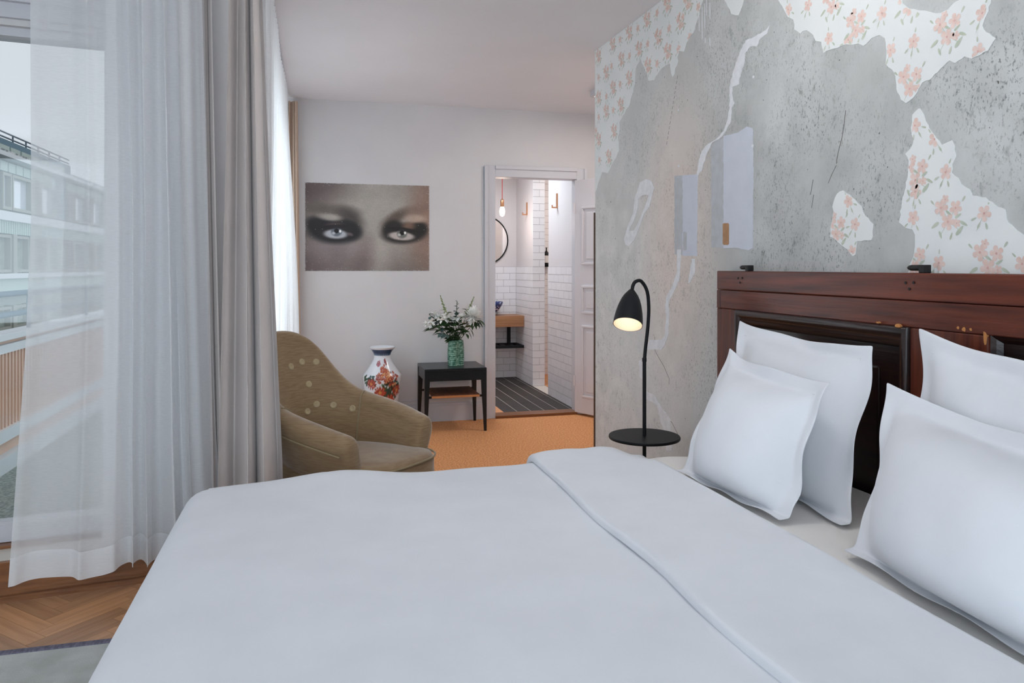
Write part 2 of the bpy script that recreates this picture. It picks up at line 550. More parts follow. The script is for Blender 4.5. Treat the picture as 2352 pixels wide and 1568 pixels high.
# side wall of the far part, with its window
S(obj('wall_left', join(box(XL - 0.3, XL, 3.60, 3.95, -0.2, H), box(XL - 0.3, XL, 6.05, YF, -0.2, H),
                        box(XL - 0.3, XL, 3.95, 6.05, -0.2, 0.25), box(XL - 0.3, XL, 3.95, 6.05, 2.35, H)), M['wall']))
w2 = S(obj('window_2', join(box(XL - 0.2, XL - 0.14, 3.95, 4.02, 0.25, 2.35), box(XL - 0.2, XL - 0.14, 5.98, 6.05, 0.25, 2.35),
                            box(XL - 0.2, XL - 0.14, 4.95, 5.03, 0.25, 2.35), box(XL - 0.2, XL - 0.14, 4.02, 5.98, 0.25, 0.33),
                            box(XL - 0.2, XL - 0.14, 4.02, 5.98, 2.27, 2.35)), M['white']))
obj('pane', box(XL - 0.175, XL - 0.165, 4.02, 4.95, 0.33, 2.27), M['glass'], w2)
obj('pane', box(XL - 0.175, XL - 0.165, 5.03, 5.98, 0.33, 2.27), M['glass'], w2)

# slightly turned window wall on the left; local frame (u along, v outward, z)
WO = Vector((-0.95, 3.33, 0)); WA = R(8)
WU = Vector((math.cos(WA), math.sin(WA), 0)); WN = Vector((-math.sin(WA), math.cos(WA), 0))
W = lambda p: WO + WU * p.x + WN * p.y + Vector((0, 0, p.z))
wbox = lambda *a: xf(box(*a), W)


def onW(x, y, v):
    d = ray(x, y)
    t = (v + WO.dot(WN)) / d.dot(WN)
    return CAMV + d * t


def onWu(x, v):
    return (onW(x, 600, v) - WO).dot(WU)


JU = onWu(243, 0.25)       # right edge of the glass
WZ0, WZ1 = 0.235, 2.225
wl = -2.55
S(obj('wall_window', join(wbox(JU + 0.07, 0.62, 0.10, 0.42, -0.2, H), wbox(-2.75, wl, 0.10, 0.42, -0.2, H),
                          wbox(wl, JU + 0.07, 0.17, 0.42, WZ1 + 0.035, H), wbox(wl, JU + 0.07, 0.22, 0.42, -0.2, 0.14)), M['wall']))
S(obj('trim_1', join(wbox(wl - .06, JU + 0.15, 0.145, 0.17, WZ1 + 0.06, WZ1 + 0.12), wbox(wl - .06, JU + 0.17, 0.12, 0.17, WZ1 + 0.12, WZ1 + 0.15)), M['white']))
fr = [wbox(JU, JU + 0.07, 0.2, 0.30, 0.14, WZ1 + 0.035), wbox(wl, wl + 0.07, 0.2, 0.30, 0.14, WZ1 + 0.035),
      wbox(wl + 0.07, JU, 0.2, 0.30, 0.165, WZ0), wbox(wl + 0.07, JU, 0.2, 0.30, WZ1, WZ1 + 0.035)]
mu = [-0.62, -1.45]
for m_ in mu: fr.append(wbox(m_ - 0.05, m_ + 0.05, 0.2, 0.30, WZ0, WZ1))
w1 = S(obj('window_1', join(*fr), M['white']))
ed = [wl + 0.07] + [mu[1] - .05, mu[1] + .05, mu[0] - .05, mu[0] + .05] + [JU]
for k in (0, 2, 4):
    obj('pane', wbox(ed[k], ed[k + 1], 0.245, 0.255, WZ0, WZ1), M['glass'], w1)
obj('threshold', wbox(wl, JU + 0.07, 0.16, 0.22, 0.135, 0.163), M['oak'], w1)
oak = S(bevel(obj('trim_2', wbox(-2.6, 0.55, 0.0, 0.02, -0.01, 0.15), M['oak'])))
obj('shoe_moulding', wbox(-2.6, 0.55, -0.018, -0.001, -0.01, 0.022), M['oak'], oak)
obj('sill_board', wbox(-2.6, 0.55, 0.02, 0.20, 0.125, 0.150), mat('cream_sill', srgb(214, 204, 192), 0.4), oak)
pk = W(Vector((-0.18, -0.002, 0.055)))
obj('peg', tube([pk, pk + WN * 0.004], 0.006, 10), M['wainscot'], oak)

# unseen walls behind the camera, with window bands added for the fill light
S(obj('wall_rear', join(box(-3.3, 1.69, -2.4, -2.25, -0.2, 0.65), box(-3.3, 1.69, -2.4, -2.25, 2.45, H), box(-3.3, -2.5, -2.4, -2.25, 0.65, 2.45),
                        box(1.3, 1.69, -2.4, -2.25, 0.65, 2.45)), M['wall']))
S(obj('wall_side', join(box(-3.4, -3.25, -2.4, 3.3, -0.2, 0.55), box(-3.4, -3.25, -2.4, 3.3, 2.45, H), box(-3.4, -3.25, -2.4, -1.2, 0.55, 2.45),
                        box(-3.4, -3.25, 2.4, 3.3, 0.55, 2.45)), M['wall']))
w3 = S(obj('added_rear_window', join(box(-2.5, -2.42, -2.36, -2.3, 0.65, 2.45), box(1.22, 1.3, -2.36, -2.3, 0.65, 2.45), box(-2.42, 1.22, -2.36, -2.3, 0.65, 0.73),
                            box(-2.42, 1.22, -2.36, -2.3, 2.37, 2.45), box(-0.64, -0.56, -2.36, -2.3, 0.73, 2.37)), M['white']))
w4 = S(obj('added_side_window', join(box(-3.36, -3.3, -1.2, -1.12, 0.55, 2.45), box(-3.36, -3.3, 2.32, 2.4, 0.55, 2.45), box(-3.36, -3.3, -1.12, 2.32, 0.55, 0.63),
                            box(-3.36, -3.3, -1.12, 2.32, 2.37, 2.45), box(-3.36, -3.3, 0.56, 0.64, 0.63, 2.37)), M['white']))

# baseboard and door casing on the far wall
b_ = S(obj('baseboard_far', join(box(-0.4, DX0 - 0.10, YF - 0.018, YF, 0, 0.13), box(-0.4, DX0 - 0.10, YF - 0.012, YF, 0.13, 0.15)), M['white']))
cw = 0.095


def casing_piece(x0, x1, z0, z1, vert):
    g = [box(x0, x1, YF - 0.018, YF, z0, z1)]
    if vert == 'L': g.append(box(x0, x0 + 0.03, YF - 0.030, YF - 0.018, z0, z1))
    if vert == 'R': g.append(box(x1 - 0.03, x1, YF - 0.030, YF - 0.018, z0, z1))
    if vert == 'T': g.append(box(x0, x1, YF - 0.030, YF - 0.018, z1 - 0.03, z1))
    return join(*g)


fr_ = S(bevel(obj('trim_3', casing_piece(DX0 - cw, DX0, 0, DZ + cw, 'L'), M['white'])))
for nm, g in (('casing_head', casing_piece(DX0, DX1, DZ, DZ + cw, 'T')), ('casing_side', casing_piece(DX1, DX1 + cw, 0, DZ + cw, 'R')),
              ('jamb', box(DX0 - .02, DX0, YF, YF + 0.12, 0, DZ)), ('jamb', box(DX1, DX1 + .02, YF, YF + 0.12, 0, DZ)), ('jamb_head', box(DX0 - .02, DX1 + .02, YF, YF + 0.12, DZ, DZ + .02))):
    bevel(obj(nm, g, M['white'], fr_))
obj('threshold', box(DX0, DX1, YF - 0.03, YF + 0.12, 0.0, 0.022), M['oak'], fr_)

# open bathroom door leaf, hinged on the right jamb
hA = Vector((2.195, 6.225, 0)); hB = Vector((2.315, 5.99, 0))
hd = (hB - hA).normalized(); hn = Vector((hd.y, -hd.x, 0))   # hn towards the room
hn = hn if hn.x < 0 else -hn
D_ = lambda p: hA + hd * p.x + hn * p.y + Vector((0, 0, p.z))
door = S(bevel(obj('door_1', xf(box(0, 0.73, -0.035, 0, 0.02, DZ - 0.01), D_), M['doorwhite'])))
for (z0, z1) in ((1.30, 1.80), (0.88, 1.12), (0.16, 0.78)):
    for (a0, a1) in ((0.09, 0.345), (0.395, 0.64)):
        fm = [box(a0, a1, 0, 0.012, z0, z0 + 0.02), box(a0, a1, 0, 0.012, z1 - 0.02, z1), box(a0, a0 + 0.02, 0, 0.012, z0 + 0.02, z1 - 0.02), box(a1 - 0.02, a1, 0, 0.012, z0 + 0.02, z1 - 0.02)]
        pn = bevel(obj('panel', xf(join(*fm, box(a0 + 0.05, a1 - 0.05, 0, 0.008, z0 + 0.05, z1 - 0.05)), D_), M['doorwhite'], door), 0.004)
for z in (0.25, 1.75):
    obj('hinge', xf(lathe([(0.008, 0), (0.008, 0.09)], (0, 0.006, z), 10, True), D_), M['doorwhite'], door)
hp = D_(Vector((0.67, 0.001, 1.02)))
obj('handle', tube([hp, hp + hn * 0.05, hp + hn * 0.052 - hd * 0.11], 0.009, 8), M['iron'], door)

# wooden edge strip on the end of the plaster wall
S(obj('trim_4', box(XW - 0.006, XW + 0.012, YW - 0.002, YW + 0.012, 0, 1.62), M['wainscot']))

# carpet, parquet, rug
props(obj('sisal_carpet', box(XL, 2.95, 3.62, YF - 0.001, -0.011, 0.0), M['carpet']), 'tan woven sisal carpet covering the far part of the floor', 'carpet')
BW, BL = 0.067, 0.335
blk = {}


def parquet_block(cx, cy, ang, name='parquet_block'):
    if 'me' not in blk:
        g = box(-BL / 2 + .0007, BL / 2 - .0007, -BW / 2 + .0007, BW / 2 - .0007, -0.012, 0.0)
        me = bpy.data.meshes.new('parquet_block'); me.from_pydata(g[0], [], g[1]); me.materials.append(M['parquet']); me.update()
        blk['me'] = me
    o = link(name, blk['me'], floor)
    o.matrix_parent_inverse = Matrix.Identity(4)
    o.location = Vector((cx, cy, -0.0005)) - ORG['floor']
    o.rotation_euler = (0, 0, ang)


q = BW / math.sqrt(2)
# herringbone: blocks alternate +45 / -45 along a column, columns repeat
for i in range(-30, 31):
    for j in range(-12, 13):
        # pair lattice in the 45-degree frame: e1 = (W, W), e2 = (2L... ) handled as (L,-L)
        a0 = i * BW + j * BL; b0 = i * BW - j * BL
        for (ca, cb, rot) in ((a0 + BL / 2, b0 + BW / 2, 0), (a0 + BW / 2, b0 + BW + BL / 2, 90)):
            x = (ca - cb) * math.sqrt(.5) - 0.9; y = (ca + cb) * math.sqrt(.5) + 2.0
            lim = 3.33 + (x + 0.95) * math.tan(WA) - 0.02
            if -1.95 < x < -0.5 and 2.2 < y < lim + 0.30:
                parquet_block(x, y, R(45 + rot))
obj('parquet_field', join(box(-3.3, XW, -2.25, 2.15, -0.012, -0.003), box(-0.45, XW, 2.15, 3.6, -0.012, -0.003), box(-3.3, -2.0, 2.15, 3.4, -0.012, -0.003)), M['parquet'], floor)
rug = thing('bedside_rug', 'pale grey flat rug with a dark binding beneath the bed foot', 'rug', (-0.9, 1.2, 0))
obj('rug_pile', box(-2.6, 0.9, -0.5, 2.825, 0.0, 0.009), M['rug'], rug)
bevel(obj('binding', box(-2.6, 0.9, 2.825, 2.855, 0.0, 0.013), M['rugedge'], rug), 0.004)

# ------------------------------------------------------------------ peeling wall: paper, filler, paint, cracks
def fuzz(poly, amp, step=9, seed=0):
    rnd = random.Random(seed)
    out = []
    for k in range(len(poly)):
        a, b = Vector(poly[k]), Vector(poly[(k + 1) % len(poly)])
        n = max(1, int((b - a).length / step))
        for i in range(n):
            p = a.lerp(b, i / n)
            if i: p = p + Vector((rnd.uniform(-amp, amp), rnd.uniform(-amp, amp)))
            out.append((p.x, p.y))
    return out


def to_wall(p):
    w = onX(p[0], p[1], XW)
    return (min(w.y, YW - 0.001), min(w.z, H - 0.001))


def inside(pt, poly):
    x, y = pt; c = False
    n = len(poly)
    for i in range(n):
        x0, y0 = poly[i]; x1, y1 = poly[(i + 1) % n]
        if (y0 > y) != (y1 > y) and x < (x1 - x0) * (y - y0) / (y1 - y0) + x0: c = not c
    return c


def slab(name, poly, th, m, parent=wall_right, base=0.0):
    n = len(poly)
    vs = [(XW - base - th, y, z) for y, z in poly] + [(XW - base + 0.0005, y, z) for y, z in poly]
    fs = [tuple(range(n))] + [(i, (i + 1) % n, (i + 1) % n + n, i + n) for i in range(n)]
    return obj(name, (vs, fs), m, parent)


Z6 = lambda L: [(1340 + x / 2.53, y / 2.53) for x, y in L]
Z7 = lambda L: [(1780 + x / 2.449, y / 2.449) for x, y in L]
Z8 = lambda L: [(1360 + x / 3.268, 600 + y / 3.268) for x, y in L]
papers = []
papers.append([(1363, 117), (1515, 0), (1640, -97)] + Z6([(720, -120), (690, 20), (650, 170), (600, 250), (585, 300), (555, 295), (545, 380), (520, 450), (505, 370), (460, 395), (410, 465), (380, 470), (355, 390), (335, 340),
              (305, 400), (300, 490), (280, 560), (265, 620), (210, 710), (205, 820), (208, 875), (175, 940), (145, 1005), (110, 1000), (75, 1110)]) + [(1364, 440)])
papers.append([(1655, -50), (1664, 0), (1672, 15), (1680, 32), (1690, 35), (1697, 35), (1705, 15), (1709, 0), (1718, -50)])
papers.append(Z7([(20, -110), (20, 0), (75, 95), (105, 110), (110, 165), (145, 190), (180, 170), (215, 195), (230, 230), (262, 235), (275, 300), (330, 275), (380, 255), (470, 245), (500, 258), (545, 215), (590, 197), (620, 215), (630, 290),
                  (625, 360), (660, 390), (680, 430), (685, 500), (710, 560), (740, 580), (780, 550), (830, 465), (870, 450), (930, 390), (985, 340), (1015, 355), (1070, 318), (1110, 330), (1200, 285), (1245, 215), (1190, 180), (1170, 145),
                  (1190, 90), (1215, 20), (1225, -110), (1100, -110), (1040, 0), (960, 60), (905, 75), (850, 60), (760, 50), (720, 20), (705, -110)]))
papers.append(Z7([(810, 610), (775, 645), (770, 740), (780, 800), (760, 840), (735, 865), (755, 905), (745, 1010), (720, 1110), (700, 1250), (735, 1280), (775, 1290), (790, 1320), (785, 1420), (755, 1500), (740, 1640), (1620, 1640), (1620, 1380),
                  (1400, 1320), (1365, 1295), (1315, 1250), (1300, 1180), (1240, 1150), (1190, 1110), (1115, 1100), (1100, 1065), (1050, 1035), (1035, 1000), (995, 970), (1000, 925), (1020, 880), (1015, 820), (1000, 788), (940, 815), (900, 760), (870, 720), (840, 640), (820, 610)]))
papers.append(Z7([(385, 1070), (350, 1090), (330, 1140), (325, 1230), (310, 1330), (345, 1350), (390, 1390), (440, 1440), (455, 1430), (465, 1355), (545, 1350), (555, 1260), (510, 1215), (490, 1160), (450, 1120), (400, 1085)]))
wall_polys = []
plabel = ['faded floral wallpaper remnant reaching the corner', 'small paper scrap at the ceiling', 'large floral wallpaper remnant above the headboard', 'floral wallpaper remnant rising from the headboard', 'small island of floral wallpaper']
paper_objs = []
for k, pl in enumerate(papers):
    wp = [to_wall(p) for p in fuzz(pl, 1.8, 8, k)]
    wall_polys.append(wp)
    o = slab('wallpaper_piece', wp, 0.0016, M['paper']); o['label'] = plabel[k]
    paper_objs.append(o)

prints = {0: [[], [], []], 2: [[], [], []], 3: [[], [], []], 4: [[], [], []]}


def blob(pk, kind, cy, cz, ry, rz, ang, lift):
    if not inside((cy, cz), wall_polys[pk]): return
    pts = []
    for i in range(9):
        a = 2 * math.pi * i / 9
        x, y = ry * math.cos(a), rz * math.sin(a)
        y *= (0.75 + 0.25 * math.cos(a))
        pts.append((cy + x * math.cos(ang) - y * math.sin(ang), cz + x * math.sin(ang) + y * math.cos(ang)))
    pts2 = [p for p in pts if inside(p, wall_polys[pk])]
    if len(pts2) < 5: return
    prints[pk][kind].append((pts2, lift))


def flower(pk, cy, cz, r, rnd):
    a0 = rnd.uniform(0, 6)
    for k in range(5):
        a = a0 + k * 2 * math.pi / 5
        blob(pk, 0, cy + math.cos(a) * r * .62, cz + math.sin(a) * r * .62, r * .50, r * .50, a, 0.0001 + 0.0001 * k)
    blob(pk, 1, cy, cz, r * .18, r * .22, a0, 0.0007)


def leafp(pk, cy, cz, r, a):
    blob(pk, 2, cy, cz, r, r * .42, a, 0.0006)


def stemp(pk, y0, z0, y1, z1, w=0.0012):
    d = Vector((y1 - y0, z1 - z0))
    blob(pk, 2, (y0 + y1) / 2, (z0 + z1) / 2, d.length / 2, w, math.atan2(d.y, d.x), 0.00005)


def sprig(pk, cy, cz, s, rnd):
    flower(pk, cy, cz, 0.021 * s, rnd)
    a = rnd.uniform(-2.4, -0.8)
    stemp(pk, cy, cz, cy + math.cos(a) * .055 * s, cz + math.sin(a) * .055 * s)
    for k in range(3):
        b = a + (k - 1) * 0.7
        leafp(pk, cy + math.cos(b) * .036 * s, cz + math.sin(b) * .036 * s, 0.010 * s, b)
    leafp(pk, cy - math.cos(a) * .034 * s, cz - math.sin(a) * .034 * s, 0.008 * s, a)


def bouquet(pk, cy, cz, s, rnd):
    for (oy, oz, r) in ((0.028, .032, .024), (-.026, .028, .021), (.002, -.012, .024), (-.03, -.018, .013), (.012, .056, .013)):
        flower(pk, cy + oy * s, cz + oz * s, r * s, rnd)
    for (oy, oz, r, a) in ((-.04, -.04, .019, -.8), (-.055, -.02, .015, .5), (.05, -.02, .017, 2.6), (.03, -.05, .013, 1.2), (-.01, -.055, .012, -1.2), (.06, .05, .010, .8), (-.055, .052, .010, 2.2), (0, .015, .012, .6), (-.035, .004, .013, -.5)):
        leafp(pk, cy + oy * s, cz + oz * s, r * s, a)
    for (y1, z1) in ((-.04, -.04), (.03, -.05), (.028, .032), (-.026, .028)):
        stemp(pk, cy, cz - .01 * s, cy + y1 * s, cz + z1 * s)


rnd = random.Random(7)
for (x, y) in Z6([(90, 335), (172, 265), (268, 200), (372, 125), (490, 35), (325, 295), (437, 225), (567, 135), (223, 355), (135, 430), (268, 465), (492, 310), (90, 575), (135, 655), (220, 620), (175, 520), (377, 390), (90, 820), (180, 770), (150, 920), (610, 20)]):
    bouquet(0, *to_wall((x, y)), 0.82, rnd)
for (x, y) in Z6([(215, 230), (318, 165), (430, 75), (500, 165), (620, 215), (375, 255), (270, 325), (165, 385), (90, 450), (215, 490), (135, 560), (90, 680), (175, 640), (95, 930), (430, 370), (555, 285), (670, 40), (75, 760)]):
    sprig(0, *to_wall((x, y)), 0.9, rnd)
for pk, x, y in ((2, 1912, 8), (2, 1968, 62), (2, 2178, 75), (2, 2092, 195), (2, 2090, 8), (3, 2180, 500), (3, 2272, 605), (3, 2105, 405), (4, 1922, 530), (3, 2480, 500), (3, 2100, 605)):
    bouquet(pk, *to_wall((x, y)), 0.92, rnd)
for pk, x, y in ((2, 1905, 88), (2, 2027, 30), (2, 2100, 95), (2, 2258, 30), (2, 2248, 118), (2, 2047, 115), (2, 1857, 12), (2, 1812, 22), (2, 1950, 92), (3, 2103, 288), (3, 2148, 320), (3, 2174, 395), (3, 2262, 490), (3, 2099, 500), (3, 2158, 604), (3, 2350, 606), (3, 2104, 440), (4, 1965, 515),
                 (4, 1958, 578), (4, 1950, 462)):
    sprig(pk, *to_wall((x, y)), 0.95, rnd)
for pk, lists in prints.items():
    for nm, m_, ls in (('petal_print', M['petal'], lists[0]), ('flower_eye_print', M['petaldark'], lists[1]), ('leaf_print', M['leafprint'], lists[2])):
        vs, fs = [], []
        for pts, lift in ls:
            n = len(vs)
            vs += [(XW - 0.0016 - 0.0002 - lift, y, z) for y, z in pts]
            fs.append(tuple(range(n, n + len(pts))))
        if vs:
            o = obj(nm, (vs, fs), m_, paper_objs[pk]); o['kind'] = 'stuff'

ribbon = [(1092, 130), (1060, 175), (1000, 210), (945, 235), (915, 290), (895, 350), (860, 460), (850, 520), (852, 590), (840, 690), (815, 760), (770, 810), (710, 850), (680, 900), (660, 1015), (668, 1020), (690, 990), (715, 900), (750, 830), (800, 800), (830, 760), (858, 700),
          (862, 630), (880, 600), (868, 560), (866, 505), (905, 490), (915, 430), (935, 370), (940, 310), (975, 270), (1010, 270), (1030, 225), (1070, 195)]
slab('filler_streak', [to_wall(p) for p in fuzz(Z6(ribbon), 1.2, 6, 20)], 0.0014, M['filler'])
ro = [(365, 1040), (330, 1060), (300, 1150), (290, 1240), (260, 1310), (237, 1390), (245, 1420), (265, 1430), (300, 1390), (330, 1310), (355, 1240), (385, 1200), (410, 1090), (395, 1050)]
ri = [(352, 1132), (318, 1150), (318, 1200), (292, 1290), (266, 1330), (266, 1338), (295, 1338), (318, 1300), (345, 1232), (372, 1165), (380, 1130)]
ri = [(352, 1132), (335, 1140), (320, 1155), (318, 1205), (296, 1280), (268, 1330), (266, 1338), (272, 1342), (295, 1338), (318, 1300), (345, 1232), (368, 1175), (380, 1135), (368, 1130)]
Wr = [to_wall(p) for p in Z6(ro)]; Wi = [to_wall(p) for p in Z6(ri)]; nr_ = len(ro)
rv = [(XW - 0.0014, y, z) for y, z in Wr + Wi] + [(XW, y, z) for y, z in Wr + Wi]
rf = []
for i in range(nr_):
    j = (i + 1) % nr_
    rf += [(i, j, j + nr_, i + nr_), (i, j, j + 2 * nr_, i + 2 * nr_), (i + nr_, j + nr_, j + 3 * nr_, i + 3 * nr_)]
obj('filler_ring', (rv, rf), M['filler'], wall_right)
for nm, L_, m_, th in (('thin_paint_patch', [(530, 1022), (582, 1020), (582, 1482), (530, 1478)], 'greypaint', .0008), ('paint_patch', [(578, 1020), (665, 1012), (660, 1488), (578, 1485)], 'bluepaint', .0012),
                       ('thin_paint_patch', [(742, 850), (770, 815), (818, 800), (818, 1440), (745, 1436)], 'greypaint', .0008), ('paint_patch', [(815, 790), (900, 770), (950, 735), (985, 745), (988, 1000), (985, 1440), (960, 1455), (900, 1440), (815, 1442)], 'bluepaint', .0012)):
    slab(nm, [to_wall(p) for p in fuzz(Z6(L_), 0.8, 7, len(L_))], th, M[m_])
slab('ochre_swatch', [to_wall(p) for p in Z6([(812, 1302), (818, 1296), (842, 1296), (848, 1302), (848, 1416), (842, 1423), (818, 1423), (812, 1416)])], 0.0008, M['swatch'], base=0.0012)
slab('grey_swatch', [to_wall(p) for p in Z6([(582, 1350), (590, 1344), (602, 1350), (602, 1450), (592, 1456), (582, 1450)])], 0.0008, M['greypaint'], base=0.0012)
for L_ in ([(640, 0), (640, 80), (600, 190), (560, 260), (550, 330), (560, 400), (545, 560), (520, 590), (430, 590), (410, 660), (520, 665), (545, 630), (570, 560), (580, 400), (575, 310), (610, 240), (655, 140), (665, 0)],
           [(750, -20), (735, 80), (722, 165), (735, 160), (770, 90), (775, -20)], [(405, 975), (470, 1005), (510, 1080), (590, 1190), (600, 1290), (600, 1420), (560, 1420), (545, 1290), (510, 1190), (490, 1080), (405, 1030)],
           [(350, 745), (380, 735), (385, 890), (360, 870)]):
    slab('filler_streak', [to_wall(p) for p in fuzz(Z8(L_), 1.0, 6, len(L_))], 0.0014, M['filler'])
for L_ in ([(640, 1400 - 1400 + -90), (640, 0), (665, 0), (668, -90)],):
    slab('filler_streak', [to_wall(p) for p in Z8(L_)], 0.0014, M['filler'])


def crack(L_, w, m_):
    P = [to_wall(p) for p in L_]
    for a in range(len(P) - 1):
        pass
    left, right = [], []
    for k, p in enumerate(P):
        a = Vector(P[max(k - 1, 0)]); b = Vector(P[min(k + 1, len(P) - 1)])
        d = (b - a).normalized(); n = Vector((-d.y, d.x)) * w
        left.append((p[0] + n.x, p[1] + n.y)); right.append((p[0] - n.x, p[1] - n.y))
    slab('crack', left + right[::-1], 0.0004, M[m_])


crack(Z8([(470, 565), (473, 670), (500, 720), (540, 790), (578, 880), (576, 925)]), 0.0012, 'crack')
crack(Z8([(450, 1012), (490, 1060), (520, 1120), (600, 1210), (645, 1300)]), 0.0011, 'crack')
crack(Z7([(398, 620), (390, 690), (378, 770), (355, 860), (345, 920)]), 0.0010, 'crack')
crack(Z7([(345, 930), (318, 985), (300, 1030)]), 0.0008, 'crack')
crack(Z7([(215, 1010), (200, 1095)]), 0.0010, 'crack')
crack(Z7([(218, 1095), (206, 1170)]), 0.0009, 'crack')
for k in range(14):
    t = k / 14
    x, y = 548 - 66 * t, 440 + 410 * t
    crack(Z6([(x, y), (x - 3.2, y + 19)]), 0.0011, 'crack')
for x, y0, y1 in ((672, 70, 180), (690, 40, 225), (705, 20, 165), (735, 15, 110), (708, 220, 250), (735, 220, 265), (715, 0, 90)):
    crack(Z6([(x, y0), (x, (y0 + y1) / 2), (x + 1, y1)]), 0.0028, 'filler')
for x, y in Z6([(991, 447), (985, 847), (556, 640), (556, 965)]):
    cy, cz = to_wall((x, y))
    obj('wall_plug', ([(XW - .003, cy + .006 * math.cos(a), cz + .006 * math.sin(a)) for a in [i * .785 for i in range(8)]] + [(XW, cy + .006 * math.cos(a), cz + .006 * math.sin(a)) for a in [i * .785 for i in range(8)]],
                      [tuple(range(8))] + [(i, (i + 1) % 8, (i + 1) % 8 + 8, i + 8) for i in range(8)]), M['filler'], wall_right)

# ------------------------------------------------------------------ bed
BX0, BX1, BY0, BY1, BT = -0.385, 1.615, 0.70, 2.53, 0.622
bed = thing('bed', 'wide low double bed with ivory fitted sheet under the white duvet', 'bed', (0.6, 1.6, 0))
bevel(obj('bed_base', box(BX0 + 0.06, BX1, BY0 + 0.05, BY1 - 0.05, 0.08, 0.34), mat('base_fabric', srgb(190, 188, 190), 0.9), bed), 0.02, 3)
bevel(obj('mattress', box(BX0 + 0.04, BX1, BY0 + 0.03, BY1 - 0.03, 0.34, 0.585), M['sheet'], bed, smooth=True), 0.05, 5)
for (x, y) in ((BX0 + .15, BY0 + .15), (BX0 + .15, BY1 - .15), (BX1 - .12, BY0 + .15), (BX1 - .12, BY1 - .15)):
    obj('leg', lathe([(0.03, 0), (0.03, 0.08)], (x, y, 0.0), 12, True), M['black'], bed)


def fold1(s, a, b, r):
    """arc-length s -> (position, drop) over rounded edges at a and b"""
    def over(t):
        L = r * math.pi / 2
        if t < L:
            th = t / r
            return r * math.sin(th), r * (1 - math.cos(th))
        return r, r + (t - L)
    if s < a + r:
        p, d = over(a + r - s); return a + r - p, d
    if s > b - r:
        p, d = over(s - (b - r)); return b - r + p, d
    return s, 0.0


def sheet_surface(x0, x1, y0, y1, top, r, dx0, dx1, dy0, dy1, nx, ny, bumpf, th):
    """cloth over a box, drops dx/dy hang beyond each edge; closed with an under layer"""
    def P(u, v, off):
        sx = (x0 - dx0) + (x1 + dx1 - x0 + dx0) * u
        sy = (y0 - dy0) + (y1 + dy1 - y0 + dy0) * v
        x, a = fold1(sx, x0 if dx0 else x0 - 9, x1 if dx1 else x1 + 9, r)
        y, b = fold1(sy, y0 if dy0 else y0 - 9, y1 if dy1 else y1 + 9, r)
        # corners: pull in so that both drops blend
        d = math.sqrt(a * a + b * b) if (a < r and b < r) else max(a, b)
        k = min(a, b) / (max(a, b) + 1e-6)
        if a > 0 and b > 0:
            x += (0.5 * k * 0.10) * (1 if sx < x0 + 0.2 else -1)
            y -= (0.5 * k * 0.10) * (1 if sy > y1 - 0.2 else -1)
        z = top - d + bumpf(x, y, d)
        cx, cy = (x0 + x1) / 2, (y0 + y1) / 2
        return x, y, z
    vs, fs = grid(lambda u, v: P(u, v, 0), nx, ny)
    return vs, fs


def nz(x, y, z, s):
    return noise.noise(Vector((x * s, y * s, z * s)))


def duvet_bump(x, y, d):
    k = 1.0 if d < 0.02 else 0.4
    b = 0.006 * nz(x, y, 0, 2.2) + 0.004 * nz(x * .5, y, 3, 5) * k
    # gentle scallops along the far edge and soft quilting valleys
    e = smoothstep(2.2, 2.5, y)
    b += e * 0.009 * (math.sin(x * 7.5 + 1.0) + 0.6 * math.sin(x * 15 + .3)) * (1 if d < .05 else .5)
    b -= 0.014 * smoothstep(0.35, 0.0, x - BX0) ** 2
    # crease lines left by the folding
    for c in (0.03, ):
        b -= 0.0025 * math.exp(-((x - (c - 0.02 + (y - 1.8) * 0.06)) / 0.010) ** 2)
    return b


duvet = thing('duvet', 'smooth white duvet spread flat across the bed', 'duvet', (0.4, 1.6, 0.3))
du = obj('cover', sheet_surface(BX0, 1.12, BY0, BY1, BT, 0.075, 0.42, 0, 0.40, 0.40, 110, 150, duvet_bump, 0), M['linen'], duvet, smooth=True)
m_ = du.modifiers.new('thickness', 'SOLIDIFY'); m_.thickness = 0.02; m_.offset = -1


def flap_bump(x, y, d):
    e = smoothstep(2.25, 2.5, y)
    b = 0.004 * nz(x, y, 7, 3.0) + 0.0035 * math.sin((x - .7) * 14 + y * 2.0) * 0.6
    b += e * (0.012 * math.exp(-((x - 0.80) / 0.10) ** 2) + 0.010 * math.exp(-((x - 0.98) / 0.08) ** 2) - 0.03 * smoothstep(1.0, 1.12, x))
    b += 0.004 * nz(x * 3, y * .6, 2, 4)
    return b


fx0, fx1 = 0.715, 1.125


def flap_surface():
    def P(u, v):
        sy = (BY0 - 0.40) + (BY1 + 0.02 + 0.36 - BY0 + 0.40) * v
        y, b = fold1(sy, BY0 - 0.01, BY1 + 0.012, 0.085)
        # cross-section: rounded free edge on the left, flat, rounded fold on the right
        t = u
        hh = 0.024
        wob = 0.006 * nz(y * 3, 2, 0, 1) + 0.004 * math.sin(y * 9)
        if t < 0.12:
            a = t / 0.12 * math.pi * 0.6
            x = fx0 + 0.012 - 0.012 * math.sin(a + 0.25) + wob; z = -0.004 + hh * (1 - math.cos(a)) / (1 - math.cos(math.pi * .6))
        elif t > 0.9:
            a = (t - 0.9) / 0.1 * math.pi * 0.5
            x = fx1 - 0.03 + 0.03 * math.sin(a); z = hh - 0.040 * (1 - math.cos(a))
        else:
            k = (t - 0.12) / 0.78
            x = fx0 + wob + (fx1 - 0.03 - fx0 - wob) * k; z = hh - 0.003 * math.exp(-k / 0.05)
        zz = BT - b + z + flap_bump(x, y, b) * (1 if 0.08 < t < 0.95 else 0.5)
        if b > 0.08: y += z * 0.8
        return x, y, zz
    return grid(P, 60, 150)


